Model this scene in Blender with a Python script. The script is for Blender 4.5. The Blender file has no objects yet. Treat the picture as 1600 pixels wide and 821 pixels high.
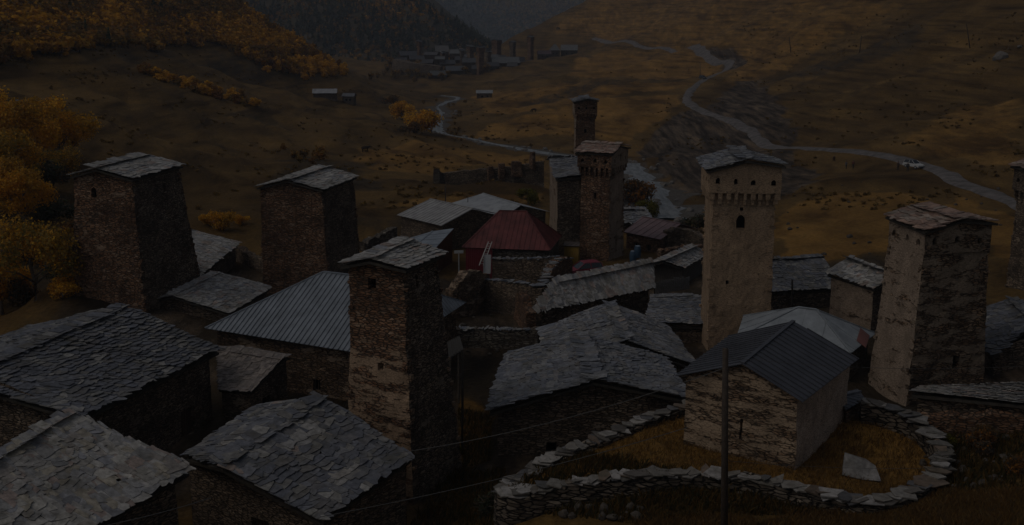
import bpy, math, random
import numpy as np
from mathutils import Vector, noise as mnoise

# ------------------------------------------------------------------ camera, sky, sun, exposure
R = math.radians
sc = bpy.context.scene
col = sc.collection
H = 28.0                      # camera height above the village lanes
PITCH = R(10)
FPX = 1700.0                  # focal length in pixels of a 1600 px wide picture
PPY = 18 + FPX * math.tan(PITCH)
cd = bpy.data.cameras.new('camera')
cam = bpy.data.objects.new('camera', cd)
col.objects.link(cam)
cam.location = (0, 0, H)
cam.rotation_euler = (R(90) - PITCH, 0, 0)
cd.sensor_width = 36
cd.lens = 36 * FPX / 1600
cd.shift_y = -(410.5 - PPY) / 1600
cd.clip_end = 9000
cd.clip_start = 0.5
sc.camera = cam

SUN_EL, SUN_AZ = R(52), R(-112)     # azimuth clockwise from +Y: the sun stands left and slightly behind
w = bpy.data.worlds.new('World'); sc.world = w; w.use_nodes = True
nt = w.node_tree
sky = nt.nodes.new('ShaderNodeTexSky'); sky.sky_type = 'NISHITA'; sky.sun_disc = False
sky.sun_elevation = SUN_EL; sky.sun_rotation = SUN_AZ
sky.air_density = 1.0; sky.dust_density = 3.0; sky.ozone_density = 1.0
bg = nt.nodes['Background']; bg.inputs['Strength'].default_value = 0.15
hs = nt.nodes.new('ShaderNodeHueSaturation'); hs.inputs['Saturation'].default_value = .5   # thin high cloud whitens the blue
nt.links.new(sky.outputs[0], hs.inputs['Color']); nt.links.new(hs.outputs[0], bg.inputs[0])
sd = bpy.data.lights.new('sun', 'SUN'); sd.energy = .7; sd.angle = R(30); sd.color = (1, .91, .78)
sun = bpy.data.objects.new('sun', sd); col.objects.link(sun)
sdir = Vector((math.sin(SUN_AZ) * math.cos(SUN_EL), math.cos(SUN_AZ) * math.cos(SUN_EL), math.sin(SUN_EL)))
sun.rotation_euler = sdir.to_track_quat('Z', 'Y').to_euler()
sun.location = (0, 0, 80)
sc.view_settings.view_transform = 'Standard'; sc.view_settings.look = 'None'
sc.view_settings.exposure = -2.48; sc.view_settings.gamma = 1
sc.view_settings.use_curve_mapping = False
sc.render.engine = 'CYCLES'
sc.cycles.use_denoising = True
sc.cycles.max_bounces = 6; sc.cycles.volume_bounces = 0
sc.cycles.diffuse_bounces = 5

rnd = random.Random(7)
CP, SP = math.cos(PITCH), math.sin(PITCH)

def ray(px, py):
    a = (px - 800) / FPX; b = (PPY - py) / FPX
    return np.array([a, CP + b * SP, -SP + b * CP])
def at(px, py, Y):
    r = ray(px, py); return np.array([0, 0, H]) + r * (Y / r[1])
def atz(px, py, z):
    r = ray(px, py); return np.array([0, 0, H]) + r * ((z - H) / r[2])

# ------------------------------------------------------------------ helpers: objects
def tag(o, label=None, cat=None, group=None, kind=None):
    if label: o['label'] = label
    if cat: o['category'] = cat
    if group: o['group'] = group
    if kind: o['kind'] = kind
    return o

def empty(name, loc, label, cat, group=None):
    o = bpy.data.objects.new(name, None); col.objects.link(o)
    o.location = loc; o.empty_display_size = .3
    return tag(o, label, cat, group)

class MB:
    """mesh collector: faces with a colour per face"""
    def __init__(s): s.v = []; s.f = []; s.c = []; s.m = []
    def face(s, pts, c=(1, 1, 1), m=0):
        i = len(s.v); s.v.extend(tuple(p) for p in pts)
        s.f.append(list(range(i, i + len(pts)))); s.c.append(c); s.m.append(m)
    def box8(s, p, c=(1, 1, 1), m=0):
        i = len(s.v); s.v.extend(tuple(q) for q in p)
        for q in ((0, 3, 2, 1), (4, 5, 6, 7), (0, 1, 5, 4), (1, 2, 6, 5), (2, 3, 7, 6), (3, 0, 4, 7)):
            s.f.append([i + k for k in q]); s.c.append(c); s.m.append(m)
    def box(s, ce, sx, sy, sz, ang=0, c=(1, 1, 1), m=0, tilt=0):
        ca, sa = math.cos(ang), math.sin(ang); p = []
        for z in (0, sz):
            for x, y in ((-1, -1), (1, -1), (1, 1), (-1, 1)):
                X, Y = x * sx / 2, y * sy / 2
                p.append((ce[0] + X * ca - Y * sa, ce[1] + X * sa + Y * ca, ce[2] + z + tilt * X))
        s.box8(p, c, m)
    def bar(s, a, b, wd, th=None, c=(1, 1, 1), m=0, up=(0, 0, 1)):
        a = Vector(a); b = Vector(b); th = th or wd; d = (b - a).normalized()
        u = d.cross(Vector(up))
        if u.length < .01: u = d.cross(Vector((1, 0, 0)))
        u.normalize(); v = u.cross(d).normalized(); p = []
        for q in (a, b):
            for x, y in ((-1, -1), (1, -1), (1, 1), (-1, 1)):
                p.append(q + u * (x * wd / 2) + v * (y * th / 2))
        s.box8(p, c, m)
    def tube(s, path, radii, n=7, c=(1, 1, 1), m=0):
        i0 = len(s.v); path = [Vector(p) for p in path]
        for k, p in enumerate(path):
            d = (path[min(k + 1, len(path) - 1)] - path[max(k - 1, 0)]).normalized()
            u = d.cross(Vector((0, 0, 1)))
            if u.length < .05: u = Vector((1, 0, 0))
            u.normalize(); v = u.cross(d)
            r = radii[k] if hasattr(radii, '__len__') else radii
            for j in range(n):
                a = j * 2 * math.pi / n
                s.v.append(tuple(p + u * (math.cos(a) * r) + v * (math.sin(a) * r)))
        for k in range(len(path) - 1):
            for j in range(n):
                a = i0 + k * n + j; b = i0 + k * n + (j + 1) % n
                s.f.append([a, b, b + n, a + n]); s.c.append(c); s.m.append(m)
        s.f.append([i0 + j for j in range(n)][::-1]); s.c.append(c); s.m.append(m)
        s.f.append([i0 + (len(path) - 1) * n + j for j in range(n)]); s.c.append(c); s.m.append(m)
    def build(s, name, mats, parent=None, smooth=False, offset=None):
        me = bpy.data.meshes.new(name)
        off = np.array(offset if offset is not None else (parent.location if parent else (0, 0, 0)), float)
        v = np.array(s.v, float).reshape(-1, 3) - off
        me.from_pydata(v.tolist(), [], s.f)
        n = np.array([len(f) for f in s.f])
        cc = np.ones((len(n), 4), np.float32); cc[:, :3] = np.array(s.c, np.float32).reshape(-1, 3)
        at_ = me.color_attributes.new('tint', 'FLOAT_COLOR', 'CORNER')
        at_.data.foreach_set('color', np.repeat(cc, n, axis=0).ravel())
        if not isinstance(mats, (list, tuple)): mats = [mats]
        for m in mats: me.materials.append(m)
        me.polygons.foreach_set('material_index', np.array(s.m, np.int32))
        me.polygons.foreach_set('use_smooth', np.full(len(s.f), smooth))
        me.update()
        o = bpy.data.objects.new(name, me); col.objects.link(o)
        if parent: o.parent = parent
        return o

def fastmesh(name, verts, quads, mats, tint=None, smooth=False, vert_attr=None, mat_idx=None):
    """verts (n,3), quads (m,4) arrays; tint (m,3) per face or vert_attr (n,4) per vertex"""
    me = bpy.data.meshes.new(name)
    verts = np.asarray(verts, np.float32); quads = np.asarray(quads, np.int32); m, k = quads.shape
    me.vertices.add(len(verts)); me.vertices.foreach_set('co', verts.ravel())
    me.loops.add(m * k); me.loops.foreach_set('vertex_index', quads.ravel())
    me.polygons.add(m); me.polygons.foreach_set('loop_start', np.arange(m, dtype=np.int32) * k)
    me.polygons.foreach_set('loop_total', np.full(m, k, np.int32))
    me.polygons.foreach_set('use_smooth', np.full(m, smooth))
    if tint is not None:
        a = me.color_attributes.new('tint', 'FLOAT_COLOR', 'CORNER')
        t = np.ones((m, 4), np.float32); t[:, :3] = tint
        a.data.foreach_set('color', np.repeat(t, k, axis=0).ravel())
    if vert_attr is not None:
        a = me.color_attributes.new('cover', 'FLOAT_COLOR', 'POINT')
        a.data.foreach_set('color', np.asarray(vert_attr, np.float32).ravel())
    if not isinstance(mats, (list, tuple)): mats = [mats]
    for mm in mats: me.materials.append(mm)
    if mat_idx is not None: me.polygons.foreach_set('material_index', np.asarray(mat_idx, np.int32))
    me.update(); me.validate()
    return me

# ------------------------------------------------------------------ helpers: noise
def _hash(ix, iy, seed):
    h = (ix.astype(np.int64) * 374761393 + iy.astype(np.int64) * 668265263 + seed * 1442695041) & 0x7fffffff
    h = ((h ^ (h >> 13)) * 1274126177) & 0x7fffffff
    return ((h ^ (h >> 16)) & 0xffff) / 32767.5 - 1
def vnoise(x, y, seed=0):
    x = np.asarray(x, float); y = np.asarray(y, float)
    ix = np.floor(x); iy = np.floor(y); fx = x - ix; fy = y - iy
    fx = fx * fx * (3 - 2 * fx); fy = fy * fy * (3 - 2 * fy)
    a = _hash(ix, iy, seed); b = _hash(ix + 1, iy, seed); c = _hash(ix, iy + 1, seed); d = _hash(ix + 1, iy + 1, seed)
    return (a * (1 - fx) + b * fx) * (1 - fy) + (c * (1 - fx) + d * fx) * fy
def fbm(x, y, seed=0, o=4):
    t = 0; am = 1
    for k in range(o):
        t = t + am * vnoise(x * 2 ** k, y * 2 ** k, seed + k); am *= .5
    return t

# ------------------------------------------------------------------ helpers: materials
def newmat(name):
    m = bpy.data.materials.new(name); m.use_nodes = True
    return m, m.node_tree.nodes, m.node_tree.links, m.node_tree.nodes['Principled BSDF']
def N(nodes, typ, **kw):
    n = nodes.new(typ)
    for k, v in kw.items():
        if k in n.inputs: n.inputs[k].default_value = v
        else: setattr(n, k, v)
    return n
def ramp(nodes, stops, interp='LINEAR'):
    n = nodes.new('ShaderNodeValToRGB'); n.color_ramp.interpolation = interp
    e = n.color_ramp.elements
    while len(e) < len(stops): e.new(.5)
    for k, (p, c) in enumerate(stops):
        e[k].position = p; e[k].color = (*c, 1) if len(c) == 3 else c
    return n
def mixc(nodes, links, fac, a, b, mode='MIX'):
    n = nodes.new('ShaderNodeMix'); n.data_type = 'RGBA'; n.blend_type = mode
    for s, v in ((n.inputs[0], fac), (n.inputs[6], a), (n.inputs[7], b)):
        if hasattr(v, 'is_linked'): links.new(v, s)
        elif isinstance(v, (int, float)): s.default_value = v
        else: s.default_value = (*v, 1)
    return n.outputs[2]
def mapped(nodes, links, scale, rot=(0, 0, 0)):
    g = nodes.new('ShaderNodeNewGeometry'); mp = nodes.new('ShaderNodeMapping')
    mp.inputs['Scale'].default_value = scale; mp.inputs['Rotation'].default_value = rot
    links.new(g.outputs['Position'], mp.inputs[0]); return mp.outputs[0]

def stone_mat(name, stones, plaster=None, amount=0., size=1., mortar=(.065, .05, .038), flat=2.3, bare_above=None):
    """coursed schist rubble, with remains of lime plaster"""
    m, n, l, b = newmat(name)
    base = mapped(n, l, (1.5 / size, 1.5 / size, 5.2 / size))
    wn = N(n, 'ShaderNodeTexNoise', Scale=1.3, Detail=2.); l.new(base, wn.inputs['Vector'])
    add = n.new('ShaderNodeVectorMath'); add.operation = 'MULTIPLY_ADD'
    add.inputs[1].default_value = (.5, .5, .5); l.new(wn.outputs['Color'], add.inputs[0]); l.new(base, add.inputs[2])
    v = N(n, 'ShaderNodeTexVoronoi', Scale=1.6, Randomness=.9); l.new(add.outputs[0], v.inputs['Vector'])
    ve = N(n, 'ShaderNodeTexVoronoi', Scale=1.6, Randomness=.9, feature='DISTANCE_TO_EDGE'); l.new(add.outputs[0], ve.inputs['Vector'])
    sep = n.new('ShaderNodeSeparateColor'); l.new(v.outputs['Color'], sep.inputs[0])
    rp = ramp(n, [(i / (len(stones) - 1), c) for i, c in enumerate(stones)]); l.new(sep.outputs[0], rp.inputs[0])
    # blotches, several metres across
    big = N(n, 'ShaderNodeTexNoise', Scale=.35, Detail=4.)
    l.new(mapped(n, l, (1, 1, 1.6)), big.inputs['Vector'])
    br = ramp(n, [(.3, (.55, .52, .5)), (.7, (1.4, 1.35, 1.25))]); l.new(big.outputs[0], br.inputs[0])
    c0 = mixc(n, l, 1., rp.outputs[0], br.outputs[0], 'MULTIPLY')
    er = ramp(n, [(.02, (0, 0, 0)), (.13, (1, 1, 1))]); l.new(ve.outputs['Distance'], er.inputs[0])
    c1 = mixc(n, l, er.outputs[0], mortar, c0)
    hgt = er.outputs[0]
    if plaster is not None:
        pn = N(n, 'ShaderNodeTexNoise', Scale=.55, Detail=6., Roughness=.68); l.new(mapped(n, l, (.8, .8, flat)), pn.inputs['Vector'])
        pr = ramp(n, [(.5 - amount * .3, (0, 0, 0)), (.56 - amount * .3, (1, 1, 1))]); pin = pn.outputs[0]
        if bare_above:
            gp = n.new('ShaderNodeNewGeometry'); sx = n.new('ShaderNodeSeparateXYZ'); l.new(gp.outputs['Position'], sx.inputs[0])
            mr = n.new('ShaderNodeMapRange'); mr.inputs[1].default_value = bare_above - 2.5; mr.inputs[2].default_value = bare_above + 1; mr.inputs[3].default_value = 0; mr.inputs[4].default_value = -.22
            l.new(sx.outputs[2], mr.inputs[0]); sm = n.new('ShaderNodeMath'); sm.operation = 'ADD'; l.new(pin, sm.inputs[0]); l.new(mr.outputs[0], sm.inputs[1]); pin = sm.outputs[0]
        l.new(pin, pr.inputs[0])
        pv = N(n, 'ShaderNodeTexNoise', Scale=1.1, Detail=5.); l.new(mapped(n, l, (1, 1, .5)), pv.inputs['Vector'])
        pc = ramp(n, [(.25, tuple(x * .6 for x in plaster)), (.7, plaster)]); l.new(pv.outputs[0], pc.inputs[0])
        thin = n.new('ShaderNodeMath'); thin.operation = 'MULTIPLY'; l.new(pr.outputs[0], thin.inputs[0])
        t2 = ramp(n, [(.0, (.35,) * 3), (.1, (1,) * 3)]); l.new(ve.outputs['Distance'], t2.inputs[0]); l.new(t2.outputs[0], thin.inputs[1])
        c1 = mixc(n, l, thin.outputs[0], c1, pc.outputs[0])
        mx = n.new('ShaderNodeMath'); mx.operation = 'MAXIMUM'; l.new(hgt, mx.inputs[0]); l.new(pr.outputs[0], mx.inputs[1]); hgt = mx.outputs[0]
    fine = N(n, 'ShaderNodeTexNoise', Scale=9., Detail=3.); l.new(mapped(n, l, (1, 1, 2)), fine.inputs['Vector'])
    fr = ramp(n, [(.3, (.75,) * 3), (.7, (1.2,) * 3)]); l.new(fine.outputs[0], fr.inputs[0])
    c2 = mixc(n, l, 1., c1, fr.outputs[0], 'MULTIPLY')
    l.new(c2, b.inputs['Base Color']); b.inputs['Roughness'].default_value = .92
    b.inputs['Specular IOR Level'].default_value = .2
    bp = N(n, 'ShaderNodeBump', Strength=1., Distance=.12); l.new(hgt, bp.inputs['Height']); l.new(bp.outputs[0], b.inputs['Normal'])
    return m

def tint_mat(name, rough=.85, spec=.25, nscale=6., lo=.72, hi=1.2, bump=.02, trans=0.):
    """colour from the mesh's own tint, broken up by noise"""
    m, n, l, b = newmat(name)
    a = N(n, 'ShaderNodeAttribute', attribute_name='tint')
    ns = N(n, 'ShaderNodeTexNoise', Scale=nscale, Detail=4., Roughness=.65); l.new(mapped(n, l, (1, 1, 1)), ns.inputs['Vector'])
    r = ramp(n, [(.3, (lo,) * 3), (.7, (hi,) * 3)]); l.new(ns.outputs[0], r.inputs[0])
    l.new(mixc(n, l, 1., a.outputs['Color'], r.outputs[0], 'MULTIPLY'), b.inputs['Base Color'])
    b.inputs['Roughness'].default_value = rough; b.inputs['Specular IOR Level'].default_value = spec
    if bump:
        bp = N(n, 'ShaderNodeBump', Strength=.6, Distance=bump); l.new(ns.outputs[0], bp.inputs['Height']); l.new(bp.outputs[0], b.inputs['Normal'])
    if trans:
        t = n.new('ShaderNodeBsdfTranslucent'); l.new(a.outputs['Color'], t.inputs[0])
        mx = n.new('ShaderNodeMixShader'); mx.inputs[0].default_value = trans
        l.new(b.outputs[0], mx.inputs[1]); l.new(t.outputs[0], mx.inputs[2])
        l.new(mx.outputs[0], n['Material Output'].inputs[0])
    return m

def plain(name, c, rough=.8, spec=.3, nscale=3., var=.25, metal=0., streak=(1, 1, 1)):
    m, n, l, b = newmat(name)
    ns = N(n, 'ShaderNodeTexNoise', Scale=nscale, Detail=5., Roughness=.6); l.new(mapped(n, l, streak), ns.inputs['Vector'])
    r = ramp(n, [(.25, tuple(x * (1 - var) for x in c)), (.75, tuple(x * (1 + var * .6) for x in c))]); l.new(ns.outputs[0], r.inputs[0])
    l.new(r.outputs[0], b.inputs['Base Color'])
    b.inputs['Roughness'].default_value = rough; b.inputs['Specular IOR Level'].default_value = spec; b.inputs['Metallic'].default_value = metal
    return m

BROWN = [(.09, .064, .045), (.18, .122, .08), (.25, .165, .105), (.14, .10, .074), (.32, .235, .165)]
DARK = [(.08, .064, .05), (.16, .122, .09), (.22, .165, .12), (.12, .093, .074), (.29, .23, .175)]
RUST = [(.09, .05, .033), (.20, .108, .062), (.25, .145, .09), (.14, .085, .058), (.32, .22, .155)]
GREY = [(.06, .055, .05), (.12, .105, .09), (.17, .15, .13), (.08, .07, .06), (.22, .2, .17)]
M = {}
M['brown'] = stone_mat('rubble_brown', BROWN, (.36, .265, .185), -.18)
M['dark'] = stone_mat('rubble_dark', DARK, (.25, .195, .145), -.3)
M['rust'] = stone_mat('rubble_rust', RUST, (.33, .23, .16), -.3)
M['patchy'] = stone_mat('rubble_patchy', RUST, (.37, .255, .165), .16, flat=3.2, bare_above=10.5)
M['cream'] = stone_mat('lime_plaster_cream', BROWN, (.40, .275, .172), .72, flat=3.2)
M['pinkish'] = stone_mat('lime_plaster_worn', BROWN, (.32, .24, .175), .4, flat=2.6)
M['worn'] = stone_mat('lime_plaster_ruined', BROWN, (.27, .205, .145), .1, flat=2.4)
M['chapel'] = stone_mat('lime_plaster_chapel', BROWN, (.41, .30, .20), .1, flat=4.4)
M['chapelside'] = stone_mat('lime_plaster_whole_lightened', BROWN, (.54, .41, .31), .85, flat=3.)  # whole plaster, its colour lightened to make up for facing away from the sun
M['greystone'] = stone_mat('rubble_grey', GREY, None, 0, 1.2)
M['slate'] = tint_mat('slate', .75, .3, 3.2, .55, 1.3, .03)
_n = M['slate'].node_tree; _b = _n.nodes['Principled BSDF']; _src = _b.inputs['Base Color'].links[0].from_socket
_t = N(_n.nodes, 'ShaderNodeTexNoise', Scale=.55, Detail=6., Roughness=.7); _n.links.new(mapped(_n.nodes, _n.links, (1, 1, 1)), _t.inputs['Vector'])
_r = ramp(_n.nodes, [(.52, (0, 0, 0)), (.68, (.6, .6, .6))]); _n.links.new(_t.outputs[0], _r.inputs[0])
_n.links.new(mixc(_n.nodes, _n.links, _r.outputs[0], _src, (.085, .075, .05)), _b.inputs['Base Color'])      # moss and lichen
M['metal'] = tint_mat('sheet_metal', .55, .35, .9, .68, 1.15, 0)
M['wood'] = tint_mat('weathered_wood', .85, .2, 7., .6, 1.25, .02)
M['leaf'] = tint_mat('leaves', .75, .1, .8, .8, 1.2, 0, .45)
M['bark'] = tint_mat('bark', .9, .1, 8., .6, 1.3, .02)
M['void'] = plain('dark_interior', (.008, .007, .006), 1., 0., 3., .2)
M['paint'] = tint_mat('paint', .45, .5, 3., .9, 1.06, 0)
M['rock'] = tint_mat('rock', .9, .2, 4., .6, 1.3, .05)
M['cable'] = plain('cable', (.10, .096, .09), .6)
M['glass'] = plain('car_glass', (.012, .014, .017), .1, .6)

# ------------------------------------------------------------------ terrain
def W(x, y, z): return (x, y, z)
CT = []
def cp(px, py, Y): CT.append(tuple(at(px, py, Y)))
for p in [(0, 0, 22), (-30, 0, 19), (35, 0, 24), (9, 30, 12), (9, 40, 7.2), (-20, 22, 11), (-22, 38, 4.2), (-45, 30, 8), (2, 42, 3.2), (14, 47.5, 4.2), (6, 48, 3.6), (-3, 47, 2), (-1, 54, 1.2), (22, 43, 6.6), (25, 47, 6.6), (32, 46, 8.5), (24, 53, 5.0), (28, 55.5, 5.6), (34, 57, 6.5), (50, 55, 8), (60, 75, 7),
          (-16, 52, 1.0), (-30, 50, 1.5), (-45, 55, 2.5), (-60, 70, 5), (-40, 75, 1), (-20, 66, .4), (-18, 72, .2), (-8, 60, .3), (-3, 60, .2), (0, 66, 0), (-2, 74, 0), (-3, 84, -.2), (-10, 76, 0), (-12, 95, -.4), (-28, 92, .3), (-25, 105, -.6), (-45, 100, 2), (-20, 112, -.8), (-6, 110, -1.2), (2, 92, -.5), (10, 66, .8), (12, 78, .6), (10, 92, -.2), (17, 88, .6), (5, 105, -1.2), (3, 120, -2), (15, 112, -1), (12, 58.5, 4.6), (17, 60.5, 4.9), (18, 57, 4.9), (20.5, 57, 5.1), (21.5, 52, 4.9), (16, 51, 4.8), (11, 54, 4.6), (11, 51, 4.5), (5, 54, 3.7), (1, 53.5, 2.6), (8, 58, 4.2), (4, 58.5, 2.0), (12, 62, 3.2), (22, 61.5, 4.0), (20, 66, 2.8), (20, 76, 2.3), (27, 67, 2.4), (25, 72, 1.5), (31, 72, 2.2), (36, 73, 3.2), (26, 86, 2.4), (31, 90, 3.0), (26, 97, .4), (35, 100, 1.6), (45, 90, 4), (18, 105, 0)]:
    CT.append(p)
for p in [(1230, 400, 120), (1300, 340, 150), (1400, 300, 170), (1250, 290, 190), (1600, 325, 152), (1500, 290, 175), (1430, 262, 205), (1300, 235, 250), (1200, 232, 290), (1160, 200, 330), (1080, 155, 420), (1140, 105, 560), (1050, 85, 680), (945, 68, 850),
          (1600, 220, 215), (1500, 160, 290), (1400, 100, 380), (1300, 60, 480), (1200, 20, 620), (1600, 60, 330), (1600, -60, 400), (1400, -60, 520), (1150, -20, 760), (1000, 20, 900), (920, 0, 1000), (860, 30, 980), (810, 58, 930), (1200, 150, 400), (1300, 180, 310), (1250, 120, 440), (1100, 60, 720), (1800, 0, 300), (1800, 250, 170), (2000, 100, 200),
          (1030, 320, 212), (1000, 285, 245), (985, 262, 270), (850, 240, 300), (780, 228, 325), (720, 215, 355), (685, 205, 380), (690, 165, 500), (700, 158, 540), (690, 185, 430),
          (1060, 300, 225), (1080, 245, 270), (1100, 195, 340), (1010, 215, 330), (1040, 340, 195), (1080, 370, 150), (960, 290, 225), (930, 320, 185),
          (900, 200, 385), (850, 175, 430), (950, 130, 520), (820, 130, 640), (1000, 100, 630), (900, 90, 760), (750, 116, 740), (680, 112, 760), (640, 130, 690), (620, 100, 850), (1040, 150, 440), (1000, 180, 380),
          (650, 235, 285), (600, 240, 265), (560, 260, 230), (650, 290, 190), (800, 288, 190), (600, 340, 150), (700, 305, 170), (850, 300, 175), (640, 200, 350), (600, 180, 400), (560, 160, 460), (600, 140, 560),
          (450, 200, 300), (300, 100, 400), (0, 100, 250), (0, 0, 330), (200, 50, 380), (365, 0, 520), (460, 60, 540), (550, 118, 560), (0, 170, 185), (0, 300, 130), (100, 400, 118), (30, 490, 100), (300, 330, 150), (200, 200, 225), (400, 330, 145), (500, 160, 430), (400, 130, 400), (100, 160, 215), (450, 260, 215), (520, 320, 160), (-200, 100, 220), (-200, 300, 110), (-200, -80, 300), (0, -80, 420), (200, -60, 470)]:
    cp(*p)
for p in [(-180, 720, 15), (-110, 720, -14), (-60, 680, -17), (-20, 1000, -14), (40, 1150, -5), (150, 1200, 25), (300, 1100, 70), (450, 700, 90), (-300, 700, 50), (-350, 450, 75), (-60, 900, -16), (-250, 1150, 0), (0, 1300, -30)]:
    CT.append(p)
CT = np.array(CT, float)
def tps_kernel(d2): return np.where(d2 > 1e-9, .5 * d2 * np.log(np.maximum(d2, 1e-9)), 0)
_s = 100.
def tps_fit(pts, lam=2e-4):
    n = len(pts); X = pts[:, :2] / _s
    d2 = ((X[:, None] - X[None]) ** 2).sum(-1)
    A = np.zeros((n + 3, n + 3)); A[:n, :n] = tps_kernel(d2) + lam * np.eye(n)
    A[:n, n] = 1; A[:n, n + 1:] = X; A[n, :n] = 1; A[n + 1:, :n] = X.T
    b = np.zeros(n + 3); b[:n] = pts[:, 2]
    return np.linalg.solve(A, b), X
_wt, _X = tps_fit(CT)
def tps(x, y):
    x = np.asarray(x, float).ravel() / _s; y = np.asarray(y, float).ravel() / _s; o = np.zeros(len(x))
    for k in range(0, len(x), 20000):
        xx = x[k:k + 20000]; yy = y[k:k + 20000]
        d2 = (xx[:, None] - _X[None, :, 0]) ** 2 + (yy[:, None] - _X[None, :, 1]) ** 2
        o[k:k + 20000] = tps_kernel(d2) @ _wt[:-3] + _wt[-3] + _wt[-2] * xx + _wt[-1] * yy
    return o
# one polar sheet round the viewpoint, fine near and coarse far
NA, NR = 560, 470
ANG = np.linspace(R(-62), R(62), NA); R0, RR = 6.0, 1.0115
RAD = R0 * RR ** np.arange(NR)
AA, DD = np.meshgrid(ANG, RAD)
GX, GY = DD * np.sin(AA), DD * np.cos(AA)
GZ = tps(GX, GY).reshape(GX.shape)
def relief(x, y):
    d = np.hypot(x, y); a = np.clip((d - 95) / 200, 0, 1)
    z = fbm(x / 3., y / 3., 3, 3) * .06 + fbm(x / 14., y / 14., 9, 4) * (.12 + .9 * a)
    # slumped terraces and gullies on the open hillsides
    u = (x * .93 + y * .37); v = (-x * .37 + y * .93)
    z[YARD[0]] *= .3
    z = z + a * fbm(u / 11., v / 70., 21, 3) * 1.2 + a * np.clip((d - 150) / 300, 0, 1) * fbm(x / 60., y / 60., 31, 3) * 2.0
    return z
GZ = np.clip(GZ, -60, 150)
ring_px = [(1082, 634, 5.7), (1040, 646, 5.5), (1000, 660, 5.3), (965, 676, 5.05), (930, 690, 4.85), (895, 703, 4.6), (862, 718, 4.3), (832, 736, 3.95), (808, 752, 3.7), (785, 766, 3.5), (800, 774, 3.6), (850, 764, 3.95), (900, 754, 4.3), (960, 748, 4.6), (1020, 744, 4.8), (1080, 742, 4.9), (1140, 745, 5.05), (1200, 753, 5.1), (1260, 766, 5.1), (1310, 779, 5.1), (1355, 786, 5.15), (1400, 780, 5.25), (1440, 762, 5.4), (1465, 738, 5.55), (1473, 710, 5.75), (1463, 684, 5.9), (1440, 662, 6.05), (1405, 645, 6.2), (1370, 634, 6.3), (1345, 630, 6.35)]
RING = [atz(*p) for p in ring_px]
_RG = np.array(RING); _in = np.zeros(GX.shape, bool)
for k_ in range(len(_RG)):
    x1_, y1_ = _RG[k_][:2]; x2_, y2_ = _RG[(k_ + 1) % len(_RG)][:2]
    _in ^= ((y1_ > GY) != (y2_ > GY)) & (GX < (x2_ - x1_) * (GY - y1_) / (y2_ - y1_ + 1e-12) + x1_)
_w = 1 / ((GX[_in][:, None] - _RG[None, :, 0]) ** 2 + (GY[_in][:, None] - _RG[None, :, 1]) ** 2 + .3)
_zt = (_w * _RG[None, :, 2]).sum(1) / _w.sum(1)
_off = .16 + .75 * np.clip((GX[_in] - 14) / 5, 0, 1)
YARD = (_in, _zt - _off)
GZ[_in] = YARD[1]
def gz(x, y):
    """ground height, read off the finished sheet"""
    x = np.asarray(x, float); y = np.asarray(y, float)
    a = np.clip((np.arctan2(x, y) - ANG[0]) / (ANG[1] - ANG[0]), 0, NA - 1.001)
    r = np.clip(np.log(np.maximum(np.hypot(x, y), R0) / R0) / math.log(RR), 0, NR - 1.001)
    i = a.astype(int); j = r.astype(int); fa = a - i; fr = r - j
    return (GZ[j, i] * (1 - fa) + GZ[j, i + 1] * fa) * (1 - fr) + (GZ[j + 1, i] * (1 - fa) + GZ[j + 1, i + 1] * fa) * fr
def g1(x, y): return float(gz(np.array([x]), np.array([y]))[0])
def hit(px, py, t0=30., t1=1400.):
    """where a sight line meets the ground"""
    r = ray(px, py); t = np.geomspace(t0, t1, 900)
    z = H + r[2] * t; d = z - gz(r[0] * t, r[1] * t); k = np.argmax(d < 0)
    if d[k] >= 0: tt = t[-1]
    elif k:
        f = d[k - 1] / (d[k - 1] - d[k] + 1e-9); tt = t[k - 1] + (t[k] - t[k - 1]) * f
    else: tt = t[0]
    x, y = r[0] * tt, r[1] * tt
    return np.array([x, y, g1(x, y)])
def smooth_path(pts, step):
    pts = np.array(pts, float); P = np.vstack([2 * pts[0] - pts[1], pts, 2 * pts[-1] - pts[-2]]); o = []
    for k in range(1, len(P) - 2):
        n = max(2, int(np.linalg.norm(P[k + 1] - P[k]) / step))
        for t in np.linspace(0, 1, n, endpoint=False):
            o.append(.5 * ((2 * P[k]) + (-P[k - 1] + P[k + 1]) * t + (2 * P[k - 1] - 5 * P[k] + 4 * P[k + 1] - P[k + 2]) * t * t + (-P[k - 1] + 3 * P[k] - 3 * P[k + 1] + P[k + 2]) * t ** 3))
    o.append(pts[-1]); return np.array(o)

road_px = [(1640, 342), (1600, 325), (1550, 303), (1500, 287), (1450, 262), (1400, 248), (1340, 238), (1280, 234), (1220, 232), (1188, 222), (1168, 203), (1140, 188), (1105, 177), (1080, 164), (1074, 150), (1090, 132), (1118, 117), (1138, 106), (1136, 98), (1105, 89), (1050, 80), (1000, 73), (950, 67), (928, 60)]
road_path = smooth_path([hit(*p) for p in road_px], 3.)
riv1 = [(1048, 345), (1035, 322), (1018, 300), (1002, 280), (988, 264), (965, 255), (910, 248), (850, 240), (800, 231), (770, 226), (730, 217), (700, 212), (682, 203), (684, 190), (690, 178), (684, 168), (700, 160), (716, 154), (690, 150)]
rp_ = smooth_path([hit(*p) for p in riv1], 3.)
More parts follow.
